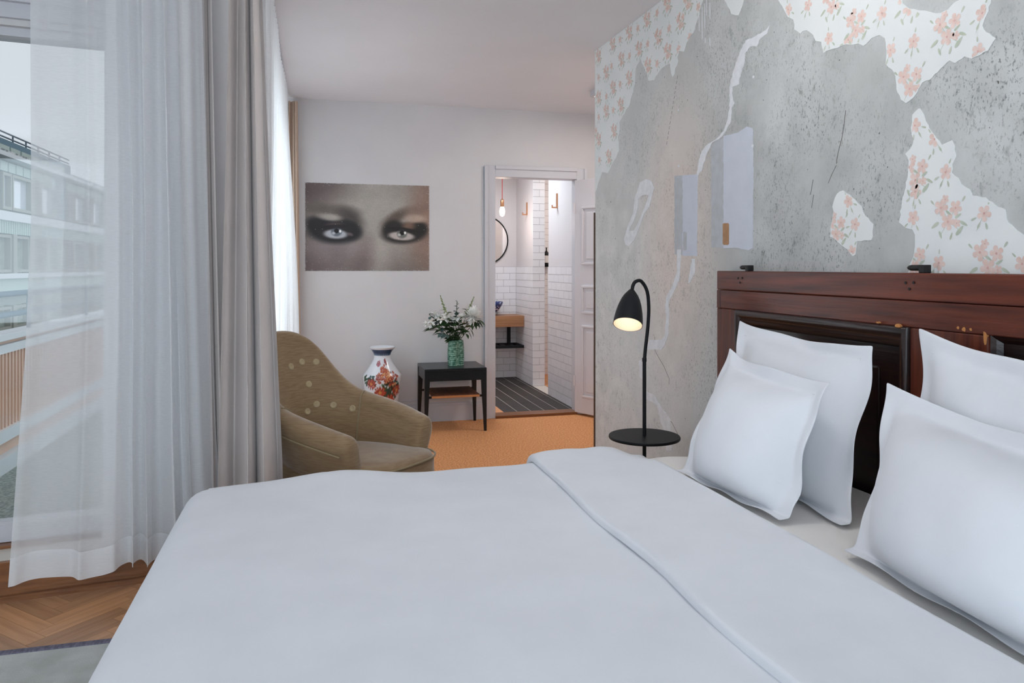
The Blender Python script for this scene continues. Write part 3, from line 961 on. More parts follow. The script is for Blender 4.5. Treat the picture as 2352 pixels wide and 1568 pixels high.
fl = obj('turned_down_fold', flap_surface(), M['linen'], duvet, smooth=True)
m_ = fl.modifiers.new('thickness', 'SOLIDIFY'); m_.thickness = 0.006; m_.offset = -1
# loose sheet surface at the head end
sh = obj('fitted_sheet', sheet_surface(1.05, BX1, BY0 + .02, BY1 - 0.005, 0.600, 0.05, 0, 0, 0.25, 0.25, 40, 110,
         lambda x, y, d: 0.004 * nz(x, y, 1, 4) + 0.004 * smoothstep(2.2, 2.5, y) * math.sin(x * 22), 0), M['sheet'], bed, smooth=True)

# ------------------------------------------------------------------ pillows (oxford cases with a flat flange)
def pillow(label, TL, TR, BL_, BR, T, seed, sag=0.02, group='white pillows on the bed', puff=1.0):
    """corners as seen from the bed foot"""
    TL, TR, BL_, BR = [Vector(p) for p in (TL, TR, BL_, BR)]
    rn = random.Random(seed)
    ph = [rn.uniform(0, 6) for _ in range(6)]
    base = (BL_ + BR) / 2
    t = thing('pillow', label, 'pillow', base, group)
    Wd = ((TR - TL).length + (BR - BL_).length) / 2; Hd = ((TL - BL_).length + (TR - BR).length) / 2
    fu, fv = 0.042 / Wd, 0.042 / Hd
    n0 = ((TR - TL).cross(BL_ - TL)).normalized()
    if n0.x > 0: n0 = -n0          # towards the bed foot

    vb = 1 - fv

    def mid(u, v):
        # the bottom flange lies flat on the sheet in front of the pillow
        if v > vb:
            return mid(u, vb) + Vector((-1, 0, 0)) * (v - vb) * Hd * 0.8 + Vector((0, 0, 0.004 * math.sin(u * 17 + ph[3]) * (v - vb) / fv))
        v = v / vb
        p = (TL * (1 - u) + TR * u) * (1 - v) + (BL_ * (1 - u) + BR * u) * v
        up = (TL - BL_).normalized()
        # the top edge dips between its corners, sides draw in a little
        p = p - up * sag * (1 - v) * 4 * u * (1 - u)
        side = (TR - TL).normalized()
        eo = smoothstep(0.5, 1.0, max(abs(2 * u - 1), abs(2 * v - 1))) * smoothstep(1.0, 0.75, v)
        p = p + up * eo * 0.016 * nz(u * 2.6, v * 2.6, seed * 1.7, 1) + side * eo * 0.016 * nz(u * 2.6, v * 2.6, seed * 1.7 + 9, 1)
        p = p + side * (0.014 * (4 * v * (1 - v))) * (1 - 2 * u)
        e = max(abs(2 * u - 1), abs(2 * v - 1))
        k = smoothstep(0.78, 1.0, e) * smoothstep(1.0, 0.8, v)
        p = p + n0 * k * 0.010 * (math.sin(u * 9 + ph[0] + v * 5) + 0.7 * math.sin(v * 13 + ph[1] - u * 4))
        return p

    def prof(u, v):
        a = max(0, min(1, (u - fu) / (1 - 2 * fu))); b = max(0, min(1, (v - fv) / (1 - 2 * fv)))
        ku = max(0, 1 - abs(2 * a - 1) ** 2.6); kv = max(0, 1 - abs(2 * b - 1) ** 2.6)
        return (ku * kv) ** 0.80

    def face(sgn):
        def P(u, v):
            h = prof(u, v) * T * (1.0 + 0.15 * (v - 0.5))
            wr = 0
            if h > 0.004:
                wr = 0.0035 * nz(u * 3, v * 3, seed, 2) + 0.0030 * nz(u * 7, v * 2, seed + 3, 1.6) * (1 - prof(u, v))
                # small gathers running in from the seam
                wr += 0.0022 * math.sin(u * 46 + ph[2] + 3 * nz(u * 4, v, seed, 1)) * max(0, 1 - (v - fv) / 0.16) * (0.5 + 0.5 * nz(u * 5, 0, seed, 1))
            dn_ = (BL_ - TL).normalized()
            return mid(u, v) + n0 * sgn * (h * puff * (1 if sgn > 0 else 0.40) + 0.0022 + wr) + (dn_ * h * 0.55 * smoothstep(0.35, 0.95, v) if sgn > 0 else dn_ * 0)
        return grid(P, 44, 44)
    f, b = face(1), face(-1)
    n = 44
    ring_ = [i for i in range(n)] + [j * n + n - 1 for j in range(1, n)] + [(n - 1) * n + i for i in range(n - 2, -1, -1)] + [j * n for j in range(n - 2, 0, -1)]
    vs, fs = join(f, b)
    K = n * n
    fs += [(ring_[i], ring_[(i + 1) % len(ring_)], ring_[(i + 1) % len(ring_)] + K, ring_[i] + K) for i in range(len(ring_))]
    o = obj('case', (vs, fs), M['linen'], t, smooth=True)
    subsurf(o, 1)
    # stitched seam line where the flange starts
    seam = []
    for (u0, v0, u1, v1) in ((fu, fv, 1 - fu, fv), (1 - fu, fv, 1 - fu, 1 - fv), (1 - fu, 1 - fv, fu, 1 - fv), (fu, 1 - fv, fu, fv)):
        for k in range(20):
            u, v = u0 + (u1 - u0) * k / 20, v0 + (v1 - v0) * k / 20
            seam.append(mid(u, v) + n0 * 0.0024)
    seam.append(seam[0])
    obj('stitching', tube(seam, 0.0012, 5, False), M['linen'], t, smooth=True)
    return t


pillow('white pillow leaning upright against the left headboard panel', onX(1700, 735, 1.565), onX(2004, 787, 1.57), (1.42, 2.40, 0.615), onZ(1957, 1203, 0.612), 0.085, 1, sag=0.03)
pillow('small white pillow in front, nearest the black reading lamp', onX(1668, 795, 1.39), onX(1910, 880, 1.37), onZ(1570, 1077, 0.62), onZ(1815, 1190, 0.62), 0.105, 5, sag=0.025)
pillow('white pillow upright against the headboard at the right edge', onX(2118, 757, 1.58), (1.58, 1.06, 1.05), (1.47, 1.66, 0.62), (1.47, 1.04, 0.62), 0.085, 9, sag=0.02)
pillow('large white pillow in front at the right edge of the photo', onX(2038, 880, 1.45), (1.39, 0.90, 0.93), onZ(1963, 1255, 0.622), (1.20, 0.84, 0.622), 0.125, 13, sag=0.02, puff=1.1)

# ------------------------------------------------------------------ headboard: an old door laid on its side
HF, HBk = 1.632, 1.685
hb = thing('headboard', 'dark stained panelled old wooden door mounted sideways as headboard', 'headboard', (1.66, 1.7, 0.3))
hY1 = onX(1646, 700, HF).y; hY0 = 0.45; hZ = 1.267
st1 = onX(1690, 700, HF).y
p1b = onX(2088, 740, HF).y; p2a = onX(2266, 760, HF).y
RB = 1.113
crkZ = 1.188
bevel(obj('top_rail', box(HF, HBk, hY0, hY1 - 0.001, crkZ + 0.0015, hZ), M['mahoganyY'], hb), 0.004)
bevel(obj('lower_top_rail', box(HF + 0.0015, HBk, hY0, hY1 - 0.03, RB, crkZ), M['mahoganyY'], hb), 0.003)
bevel(obj('end_stile', box(HF + 0.001, HBk, st1, hY1, 0.30, RB - 0.001), M['mahoganyZ'], hb), 0.004)
bevel(obj('end_cap', box(HF - 0.0005, HBk, hY1 - 0.03, hY1 - 0.0005, RB - 0.001, crkZ), M['mahoganyZ'], hb), 0.003)
bevel(obj('middle_stile', box(HF + 0.002, HBk, p2a, p1b, 0.45, RB - 0.001), M['mahoganyZ'], hb), 0.004)
bevel(obj('bottom_rail', box(HF + 0.001, HBk, hY0, st1, 0.30, 0.45), M['mahoganyY'], hb), 0.004)
bevel(obj('end_stile', box(HF + 0.001, HBk, hY0, hY0 + 0.14, 0.45, RB - .001), M['mahoganyZ'], hb), 0.004)


def frame_bar(y0, z0, y1, z1, prof):
    """mitred moulding ring around an opening: prof [(inset, x)]"""
    vs, fs = [], []
    for (ins, x) in prof:
        vs += [(x, y0 + ins, z0 + ins), (x, y1 - ins, z0 + ins), (x, y1 - ins, z1 - ins), (x, y0 + ins, z1 - ins)]
    for k in range(len(prof) - 1):
        for i in range(4):
            a = k * 4 + i; b = k * 4 + (i + 1) % 4
            fs.append((a, b, b + 4, a + 4))
    return vs, fs


for (a, b, lab) in ((p1b, st1, 1), (hY0 + 0.14, p2a, 0)):
    if lab:
        obj('moulding', frame_bar(a, 0.45, b, RB, [(0, HF + 0.01), (0.0, HF - 0.004), (0.006, HF - 0.010), (0.018, HF - 0.011), (0.026, HF - 0.003), (0.034, HF + 0.004), (0.042, HF + 0.006), (0.060, HF + 0.020), (0.064, HF + 0.030)]), M['mahoganyZ'] if 0 else M['mahoganyD'], hb, smooth=True, sharp=50)
    else:
        obj('moulding', frame_bar(a, 0.45, b, RB, [(0, HF + 0.012), (0.010, HF + 0.020), (0.02, HF + 0.032)]), M['mahoganyD'], hb)
    pn = obj('panel', box(HF + 0.034, HBk - 0.004, a, b, 0.45, RB), M['mahoganyD'], hb)
    if lab:
        bevel(obj('raised_field', box(HF + 0.024, HF + 0.036, a + 0.15, b - 0.15, 0.56, RB - 0.13), M['mahoganyD'], pn), 0.008, 2)
# small chips of bare wood
for (x, y, w, h) in ((2068, 747, 9, 4), (2022, 740, 5, 2), (2212, 756, 4, 5), (2228, 756, 3, 3), (2199, 753, 3, 3), (2261, 775, 4, 16)):
    p = onX(x, y, HF - 0.001)
    rr = p.length / FPX
    pts = []
    for i in range(9):
        a = i / 9 * 6.283; k = random.uniform(.6, 1.1)
        pts.append((HF - (0.011 if x < 2080 else -0.0005), p.y + math.cos(a) * w * rr * k, p.z + math.sin(a) * h * rr * k))
    pts += [(q_[0] + 0.008, q_[1], q_[2]) for q_ in pts]
    obj('wood_chip', (pts, [tuple(range(9))] + [(i, (i + 1) % 9, (i + 1) % 9 + 9, i + 9) for i in range(9)]), M['chip'], hb)
# iron hinge pins on the top edge
for (xa, xb, yc) in ((1700, 1724, 617), (2084, 2130, 621)):
    A, B = onX(xa, yc, HF + 0.02), onX(xb, yc, HF + 0.02)
    L_ = abs(A.y - B.y)
    r = 0.0085
    c = Vector((HF + 0.02, A.y, hZ + r + 0.006))
    pts, rs = [], []
    for k, (t, s) in enumerate(((0, .15), (.06, .55), (.14, .85), (.25, 1), (0.8, 1.05))):
        pts.append(c + Vector((0, -t * L_, 0))); rs.append(r * s)
    hk = obj('hinge_pin', tube(pts, rs, 12), M['iron'], hb, smooth=True, sharp=50)
    bevel(obj('hinge_block', box(HF + 0.006, HF + 0.034, A.y - L_, A.y - L_ * 0.76, hZ, hZ + 2 * r + 0.006), M['iron'], hb), 0.002)
    for (dy, dz) in ((0.02, -.028), (-0.01, -.027), (0.006, -.045)):
        p = Vector((HF - 0.001, (A.y + B.y) / 2 + dy, hZ + dz))
        obj('nail', tube([p + Vector((.003, 0, 0)), p - Vector((0.0015, 0, 0))], 0.004, 8), M['iron'], hb)

# ------------------------------------------------------------------ reading lamp with a round shelf
LZ = 3.36
lb = atD(1480, 1003, LZ)
lamp = thing('floor_lamp', 'black metal reading lamp with gooseneck and round shelf beside the bed', 'lamp', (lb.x, lb.y, 0))
obj('base', lathe([(0.13, 0), (0.13, 0.008), (0.125, 0.012), (0.01, 0.014)], (lb.x, lb.y, 0.0), 40, True), M['black'], lamp, smooth=True, sharp=40)
ptop = atD(1479.5, 828, LZ)
obj('pole', tube([(lb.x, lb.y, 0.01), (lb.x, lb.y, lb.z), (lb.x, lb.y, ptop.z)], 0.0085, 14), M['black'], lamp, smooth=True, sharp=40)
obj('collar', tube([(lb.x, lb.y, ptop.z - 0.004), (lb.x, lb.y, ptop.z + 0.012)], 0.0100, 14), M['black'], lamp, smooth=True, sharp=40)
Rd = 163 / 2 / FPX * LZ
obj('round_shelf', lathe([(0.001, -0.006), (Rd - 0.002, -0.006), (Rd, -0.003), (Rd, 0.003), (Rd - 0.002, 0.006), (0.001, 0.006)], (lb.x, lb.y, lb.z), 72, False), M['black'], lamp, smooth=True, sharp=50)
neck = [(lb.x, lb.y, ptop.z)] + [tuple(atD(x, y, LZ - dz)) for x, y, dz in ((1483, 795, 0), (1488, 750, 0), (1490, 705, 0), (1486, 668, 0.005), (1473, 646, 0.012), (1461, 646, 0.02), (1454, 655, 0.024), (1451, 672, 0.026))]
obj('gooseneck', tube(smooth_path(neck, 8), 0.0078, 12), M['black'], lamp, smooth=True)
sa = atD(1451, 666, LZ - 0.026)
toc = (CAMV - sa); toc.z = 0; toc.normalize()
left = Vector((-CA, SA, 0))
ax = (Vector((0, 0, -1)) * math.cos(R(31)) + toc * math.sin(R(31)) + left * 0.10).normalized()
e1 = ax.orthogonal().normalized(); e2 = ax.cross(e1)
SL = 0.172


def shade_geo(off, lo=0.0):
    pr = [(0.0, 0.011), (0.004, 0.014), (0.014, 0.021), (0.03, 0.0315), (0.05, 0.041), (0.08, 0.0505), (0.11, 0.057), (0.14, 0.0612), (SL, 0.0635)]
    pr = [(s, r) for s, r in pr if s >= lo]
    vs, n = [], 40
    for s, r in pr:
        for i in range(n):
            a = 2 * math.pi * i / n
            vs.append(tuple(sa + ax * s + (e1 * math.cos(a) + e2 * math.sin(a)) * max(0.001, r - off)))
    fs = [(k * n + i, k * n + (i + 1) % n, (k + 1) * n + (i + 1) % n, (k + 1) * n + i) for k in range(len(pr) - 1) for i in range(n)]
    return vs, fs


sd = obj('lamp_shade', join(shade_geo(0.0)), M['black'], lamp, smooth=True)
obj('shade_lining', shade_geo(0.0022, 0.03), M['shadein'], sd, smooth=True)
bc = sa + ax * 0.085
obj('bulb', xf(lathe([(0.001, -0.03), (0.013, -0.026), (0.021, -0.012), (0.023, 0.0), (0.019, 0.014), (0.013, 0.03), (0.012, 0.05)], (0, 0, 0), 16), lambda v: bc + e1 * v.x + e2 * v.y - ax * v.z), M['warmbulb'], sd, smooth=True)
sp = bpy.data.lights.new('reading_lamp_light', 'POINT'); sp.energy = 0.13; sp.color = (1, 0.78, 0.56); sp.shadow_soft_size = 0.02
so = bpy.data.objects.new('reading_lamp_light', sp); C.objects.link(so); so.location = sa + ax * 0.12

# ------------------------------------------------------------------ velvet armchair
CF = Vector((0.711, -0.703, 0)).normalized(); CL = Vector((0.703, 0.711, 0)).normalized()
CC = Vector((0.150, 3.56, 0))
chair = thing('armchair', 'olive velvet button-back armchair with curved arms by the curtains', 'armchair', CC)
cl = lambda a, b, z: CC + CF * a + CL * b + Vector((0, 0, z))
PS = [0, .12, .20, .28, .37, .48, .62, .80, 1.0]
PA = [-.36, -.355, -.345, -.315, -.255, -.16, -.03, .11, .235]
PB = [0, .100, .150, .195, .245, .290, .315, .315, .295]
PH = [.975, .965, .930, .83, .71, .665, .642, .615, .585]
PL = [.24, .24, .24, .22, .20, .16, .12, .10, .10]      # outward lean per metre above seat


def chair_pt(s, z, inset):
    k = abs(s); sg = 1 if s >= 0 else -1
    def ev(xs):
        return np.interp(k, PS, xs)
    # smooth by sampling a neighbourhood
    def sm(xs, even):
        w = 0.07; tot = 0; n = 0
        for d in (-w, -w / 2, 0, w / 2, w):
            q_ = s + d
            if q_ > 1: val = np.interp(1, PS, xs) + (q_ - 1) * (xs[-1] - xs[-2]) / (PS[-1] - PS[-2])
            elif q_ < -1: val = np.interp(1, PS, xs) + (-q_ - 1) * (xs[-1] - xs[-2]) / (PS[-1] - PS[-2])
            else: val = np.interp(abs(q_), PS, xs)
            if not even: val = val * (1 if q_ >= 0 else -1)
            tot += val; n += 1
        return tot / n
    a, b, h, ln = sm(PA, 1), sm(PB, 0), sm(PH, 1), sm(PL, 1)
    a2, b2 = sm([x for x in PA], 1), b
    # normal direction in plan
    e = 0.01
    return a, b, h, ln


SS = [i / 40 * 2 - 1 for i in range(41)]
tab = [chair_pt(s, 0, 0) for s in SS]


def plan(i):
    a, b, h, ln = tab[i]
    i0, i1 = max(0, i - 1), min(len(tab) - 1, i + 1)
    d = Vector((tab[i1][0] - tab[i0][0], tab[i1][1] - tab[i0][1])).normalized()
    n = Vector((-d.y, d.x))
    if n.dot(Vector((a - 0.05, b))) < 0: n = -n
    return a, b, h, ln, n


rings = []
for i in range(41):
    a, b, h, ln, n = plan(i)
    k = abs(SS[i])
    tk = 0.10 if k > 0.5 else 0.10 - 0.035 * (1 - k / 0.5)
    sect = []
    # inner face from the seat up
    for t in (0, .12, .25, .4, .55, .7, .84, .94, 1.0):
        z = 0.34 + (h - 0.045 - 0.34) * t
        o_ = ln * (z - 0.40) - tk + 0.018 * math.sin(math.pi * min(1, t * 1.05)) * (-1 if k < 0.45 else -1.0)
        sect.append((o_, z))
    r_ = tk / 2
    zt = h - 0.045
    oc = ln * (zt - 0.40) - r_
    for q_ in (150, 120, 90, 60, 30):
        sect.append((oc + r_ * math.cos(R(q_)) * 1.05, zt + 0.045 * math.sin(R(q_))))
    for t in (0, .1, .25, .45, .65, .85, 1.0):
        z = zt - 0.005 - (zt - 0.20) * t
        sect.append((ln * (z - 0.40) - 0.14 * t ** 1.7 * (1.0 if k > 0.4 else 1.0) + (0.004 if t < .2 else 0), z))
    ring_ = []
    for (o_, z) in sect:
        ring_.append(cl(a + n.x * o_, b + n.y * o_, z))
    rings.append(ring_)
m0 = len(rings[0])
vs = [tuple(p) for r_ in rings for p in r_]
fs = []
for i in range(40):
    for j in range(m0 - 1):
        fs.append((i * m0 + j, i * m0 + j + 1, (i + 1) * m0 + j + 1, (i + 1) * m0 + j))
# rounded arm fronts: two shrinking rings pushed forward
for end, fwd in ((0, 1), (40, 1)):
    prev = [end * m0 + j for j in range(m0)]
    cen = sum((Vector(vs[q_]) for q_ in prev), Vector()) / m0
    for (sh_, push) in ((0.93, 0.022), (0.74, 0.036), (0.4, 0.042)):
        cur = []
        for j in range(m0):
            p = Vector(rings[end][j]); pc = Vector((cen.x, cen.y, p.z * 0.35 + cen.z * 0.65))
            p2 = pc.lerp(p, sh_) + CF * push
            cur.append(len(vs)); vs.append(tuple(p2))
        for j in range(m0 - 1):
            fs.append((prev[j], prev[j + 1], cur[j + 1], cur[j]))
        prev = cur
    fs.append(tuple(prev))
shell = obj('shell', (vs, fs), M['velvet'], chair, smooth=True)
subsurf(shell, 1)
bvh = BVHTree.FromPolygons([Vector(v) for v in vs], fs)
# seam piping along the outside edge of each arm, and over the back seams
for rng in (range(0, 17), range(24, 41)):
    obj('arm_piping', tube(smooth_path([Vector(rings[i][15]) + (Vector(rings[i][15]) - Vector(rings[i][6])).normalized() * 0.004 for i in rng], 3), 0.0045, 6), M['piping'], chair, smooth=True)
for i in (10, 30):
    obj('back_seam', tube(smooth_path([Vector(rings[i][j]) + (Vector(rings[20][4]) * 0 + (cl(0, 0, Vector(rings[i][j]).z) - Vector(rings[i][j])).normalized() * 0.002) for j in range(1, 12)], 3), 0.0035, 6), M['piping'], chair, smooth=True)
for k, (x, y) in enumerate(((668, 842), (693, 831), (726, 831), (709, 882), (706, 945), (727, 928), (766, 930), (810, 938))):
    d = ray(x, y).normalized()
    hit = bvh.ray_cast(CAMV, d, 8)
    if hit[0] is None: continue
    p, nn = hit[0], hit[1]
    if nn.dot(d) > 0: nn = -nn
    f1 = nn.orthogonal().normalized(); f2 = nn.cross(f1)
    g = lathe([(0.0160, -0.004), (0.0165, 0.003), (0.0135, 0.007), (0.010, 0.005), (0.001, 0.004)], (0, 0, 0), 16)
    obj('button', xf(g, lambda v: p + f1 * v.x + f2 * v.y + nn * v.z), M['button'], chair, smooth=True)


def seat_pt(u, v):
    # superellipse cushion, flat D shape
    a = u * 2 * math.pi
    c, s_ = math.cos(a), math.sin(a)
    rx = 0.335 * (abs(c) ** 0.55) * (1 if c > 0 else -1); ry = 0.262 * (abs(s_) ** 0.6) * (1 if s_ > 0 else -1)
    prof = [(0.90, .24), (0.98, .26), (1.0, .34), (0.995, .405), (0.96, .425), (0.85, .436), (0.6, .444), (0.3, .446), (0.01, .446)]
    k, z = prof[int(round(v * (len(prof) - 1)))]
    z += 0.012 * (rx * k / 0.33) * (1 if z > .4 else 0)
    return cl(0.055 + rx * k, ry * k, z)


st = obj('seat', grid(seat_pt, 48, 9, True), M['velvet'], chair, smooth=True)
pp = [cl(0.055 + 0.338 * (abs(math.cos(a)) ** .55), 0.264 * (abs(math.sin(a)) ** .6) * (1 if a > 0 else -1), 0.415 + 0.012) for a in [R(-78 + 156 * i / 30) for i in range(31)]]
obj('seat_piping', tube(pp, 0.005, 6), M['piping'], chair, smooth=True)
for (a, b) in ((0.27, 0.20), (0.27, -0.20), (-0.2, 0.17), (-0.2, -0.17)):
    obj('leg', tube([cl(a * 1.08, b * 1.1, 0), cl(a, b, 0.26)], [0.012, 0.02], 12), M['wainscot'], chair, smooth=True, sharp=40)

# ------------------------------------------------------------------ curtains
def curtain(name, label, fn, nu, nv, m_, base, hem=None):
    g = grid(fn, nu, nv)
    t = thing(name, label, 'curtain', base)
    o = obj('fabric', g, m_, t, smooth=True)
    return t


CZ1 = 2.60


def sheer_front(u, v):
    z = CZ1 + (0.105 - CZ1) * v
    xl = interp(-z, [-2.6, -1.47, -0.97, -0.1], [69, 73, 60, 22])
    xr = interp(-z, [-2.6, -1.5, -0.6, -0.1], [458, 474, 492, 510])
    k = u ** 0.8
    x = xl + (xr - xl) * k
    p = onW(x, 600, -0.115)
    ph = 2 * math.pi * (3.2 * u + 3.2 * u * u + 0.35 * math.sin(u * 11) + 0.25 * math.sin(u * 23 + 1))
    amp = (0.017 + 0.045 * smoothstep(0.30, 0.75, u)) * (0.60 + 0.40 * v)
    f = amp * (math.sin(ph + 0.5 * math.sin(v * 3 + u * 7)) + 0.16 * math.sin(ph * 2.3 + 1 + v * 1.5))
    f += 0.022 * math.sin(u * 5.1 + 0.8) * v
    tx = 0.30 * amp * math.cos(ph)
    q_ = p - WN * f + WU * tx
    q_.z = z + 0.010 * v * math.sin(u * 16)
    return q_


nu1 = 240
t1 = curtain('sheer_curtain', 'translucent white sheer curtain in front of the balcony window', sheer_front, nu1, 70, M['sheer'], onW(250, 600, -0.115) * Vector((1, 1, 0)) if False else Vector((onW(250, 600, -0.115).x, onW(250, 600, -0.115).y, 0.1)))


def hem_fn(u, v):
    p = sheer_front(u, 0.958 + 0.042 * v)
    return p - WN * 0.0018
obj('hem', grid(hem_fn, nu1, 4), M['sheerhem'], t1, smooth=True)
# bunched second layer of the sheer at its right half
def sheer_back(u, v):
    z = CZ1 + (0.105 - CZ1) * v
    xl = interp(-z, [-2.6, -1.5, -0.1], [246, 240, 236])
    xr = interp(-z, [-2.6, -1.5, -0.6, -0.1], [452, 468, 486, 502])
    p = onW(xl + (xr - xl) * u, 600, -0.045)
    ph = 2 * math.pi * (4.6 * u + 0.3 * math.sin(u * 13 + 2) + 0.2 * math.sin(u * 29))
    f = 0.026 * (0.5 + 0.5 * v) * math.sin(ph + 0.6 * math.sin(v * 2.2))
    q_ = p - WN * f + WU * 0.008 * math.cos(ph)
    q_.z = z
    return q_
obj('gathered_layer', grid(sheer_back, 180, 50), M['sheerdense'], t1, smooth=True)


def drape_fn(tops, bots, depth, nf, amp, zb=0.02, ph0=0.0, flare=1.0):
    def fn(u, v):
        z = CZ1 + (zb - CZ1) * v
        k = interp(z, [0.02, 0.5, 1.5, 2.6], [1.12, 1.0, 0.55, 0.12])
        xl = tops[0] + (bots[0] - tops[0]) * k; xr = tops[1] + (bots[1] - tops[1]) * k
        ph = 2 * math.pi * nf * (u + 0.06 * math.sin(u * 9 + 1)) + ph0
        w = (xr - xl)
        x = xl + w * (u + 0.07 * math.sin(ph * 2) / nf)
        d = ray(x, 600); p = CAMV + d * (depth / d.y)
        dn = d.normalized()
        a = amp * (0.55 + 0.45 * v) * (math.sin(ph) + 0.25 * math.sin(ph * 2.1 + 2 + v))
        q_ = p + dn * a
        q_.z = z
        return q_
    return fn


curtain('drape', 'narrow dark taupe drape gathered at the sheer curtain edge', drape_fn((452, 480), (476, 510), 3.36, 1.6, 0.035, ph0=1.2), 60, 40, M['drape'], (-0.45, 3.36, 0.02))
curtain('drape', 'tall taupe drape with deep folds hanging behind the armchair', drape_fn((532, 592), (500, 652), 3.20, 2.9, 0.085, ph0=3.6), 160, 50, M['drape'], (-0.25, 3.2, 0.02))


def sheer_side(u, v):
    z = (H - 0.02) + (0.03 - H + 0.02) * v
    y = 3.62 + (6.12 - 3.62) * u
    nf = 26
    ph = 2 * math.pi * nf * u
    tp = math.exp(-v / 0.03)
    x = -0.215 + 0.030 * smoothstep(0.05, 0.6, v) + 0.07 * smoothstep(0.80, 1.0, u) * v ** 0.8
    x += (0.016 + 0.016 * v) * math.sin(ph + 0.7 * math.sin(v * 2 + u * 9)) + 0.010 * math.sin(ph * .37 + 1) * v
    x += tp * 0.012 * math.sin(ph * 2)
    x -= 0.07 * math.exp(-((y - 3.95) / 0.55) ** 2) * smoothstep(0.10, 0.75, v)
    y += 0.02 * math.cos(ph) * (0.4 + 0.6 * v)
    z += tp * 0.012 * math.sin(ph)
    return Vector((x, y, z))


ts = curtain('sheer_curtain', 'pleated white sheer curtain along the side window to far wall', sheer_side, 420, 40, M['sheerdense'], (-0.2, 4.9, 0.03))
curtain('drape', 'slim tan drape in the far corner behind the pleated sheer', lambda u, v: Vector((-0.20 + 0.065 * u + 0.012 * math.sin(u * 14) + 0.03 * v * u, 6.17 + 0.02 * math.sin(u * 19), 2.58 - 2.55 * v)), 40, 20, M['drapetan'], (-0.15, 6.17, 0.03))
rl = thing('curtain_rail', 'white ceiling curtain rail above the pleated sheer', 'curtain rail', (-0.2, 4.9, H - 0.02))
obj('track', box(-0.225, -0.205, 3.62, 6.2, H - 0.012, H), M['white'], rl)
for k in range(26):
    yy = 3.66 + 2.44 * (k + .5) / 26
    o = obj('glider', box(-0.203, -0.193, yy - 0.006, yy + 0.006, H - 0.022, H - 0.006), M['white'], rl)

# ------------------------------------------------------------------ poster of two made-up eyes
pw0, pw1 = onY(701, 520, YF).x, onY(985.5, 520, YF).x
pz1, pz0 = onY(701, 419, YF).z, onY(701, 622, YF).z
NX, NY = 330, 234
yy_, xx_ = np.mgrid[0:NY, 0:NX]
A_ = xx_ / (NX - 1) * 930 + 133; B_ = yy_ / (NY - 1) * 662 + 128
g_ = np.random.RandomState(3)


def fbm(n, seed):
    out = np.zeros((NY, NX)); rs = np.random.RandomState(seed)
    for k in range(n):
        s = 4 * 2 ** k
        gx = rs.rand(s + 2, s + 2)
        fx = xx_ / NX * s; fy = yy_ / NY * s
        ix, iy = fx.astype(int), fy.astype(int); tx, ty = fx - ix, fy - iy
        tx = tx * tx * (3 - 2 * tx); ty = ty * ty * (3 - 2 * ty)
        v = (gx[iy, ix] * (1 - tx) + gx[iy, ix + 1] * tx) * (1 - ty) + (gx[iy + 1, ix] * (1 - tx) + gx[iy + 1, ix + 1] * tx) * ty
        out += v / 2 ** (k * 0.6)
    out -= out.min(); return out / out.max()


def ell(cx, cy, rx, ry, ang=0, soft=0.35):
    c, s = math.cos(R(ang)), math.sin(R(ang))
    dx, dy = A_ - cx, B_ - cy
    d = np.sqrt(((dx * c + dy * s) / rx) ** 2 + ((-dx * s + dy * c) / ry) ** 2)
    t = np.clip((1 + soft - d) / (2 * soft), 0, 1)
    return t * t * (3 - 2 * t)


IM = np.zeros((NY, NX, 3)); IM[:] = (128, 118, 112)


def paint(mask, col, a=1.0):
    k = (mask * a)[..., None]
    IM[:] = IM * (1 - k) + np.array(col, float) * k


paint(ell(620, 300, 420, 330, 0, .8), (164, 158, 150), 1)
paint(ell(640, 620, 110, 330, 0, .8), (172, 166, 158), .8)
paint(ell(140, 140, 260, 160, 0, .9), (84, 70, 70), .8)
paint(ell(160, 780, 330, 200, 0, .9), (98, 84, 86), .7)
paint(ell(1060, 380, 130, 420, 0, .9), (140, 108, 92), .75)
paint(ell(560, 690, 70, 150, 8, .9), (96, 78, 78), .55)
paint(ell(330, 620, 200, 80, 0, .9), (146, 134, 136), .55)
paint(ell(320, 330, 170, 40, 4, .8), (92, 84, 78), .8)
paint(ell(460, 400, 100, 70, 35, .7), (66, 60, 58), .9)
paint(ell(930, 330, 130, 36, -16, .8), (122, 100, 88), .6)
paint(ell(790, 390, 110, 40, -35, .7), (84, 72, 64), .85)
# left eye
paint(ell(345, 490, 195, 92, 3, .28), (34, 33, 36), .97)
paint(ell(235, 450, 100, 62, 22, .4), (38, 35, 38), .95)
paint(ell(445, 480, 95, 68, 20, .35), (36, 34, 36), .95)
paint(ell(310, 385, 80, 24, 6, .6), (168, 160, 152), .85)
paint(ell(350, 450, 60, 24, 0, .7), (92, 74, 72), .7)
paint(ell(355, 512, 86, 34, 2, .28), (176, 178, 184), .95)
paint(ell(361, 492, 40, 36, 0, .2), (92, 98, 106), .95)
paint(ell(361, 488, 18, 17, 0, .2), (20, 20, 24), 1)
paint(ell(388, 490, 9, 11, 0, .3), (228, 230, 232), 1)
paint(ell(340, 505, 12, 10, 0, .4), (190, 194, 198), .8)
paint(ell(352, 456, 100, 16, -3, .4), (26, 24, 28), .8)
paint(ell(462, 512, 22, 12, 20, .5), (130, 110, 112), .6)
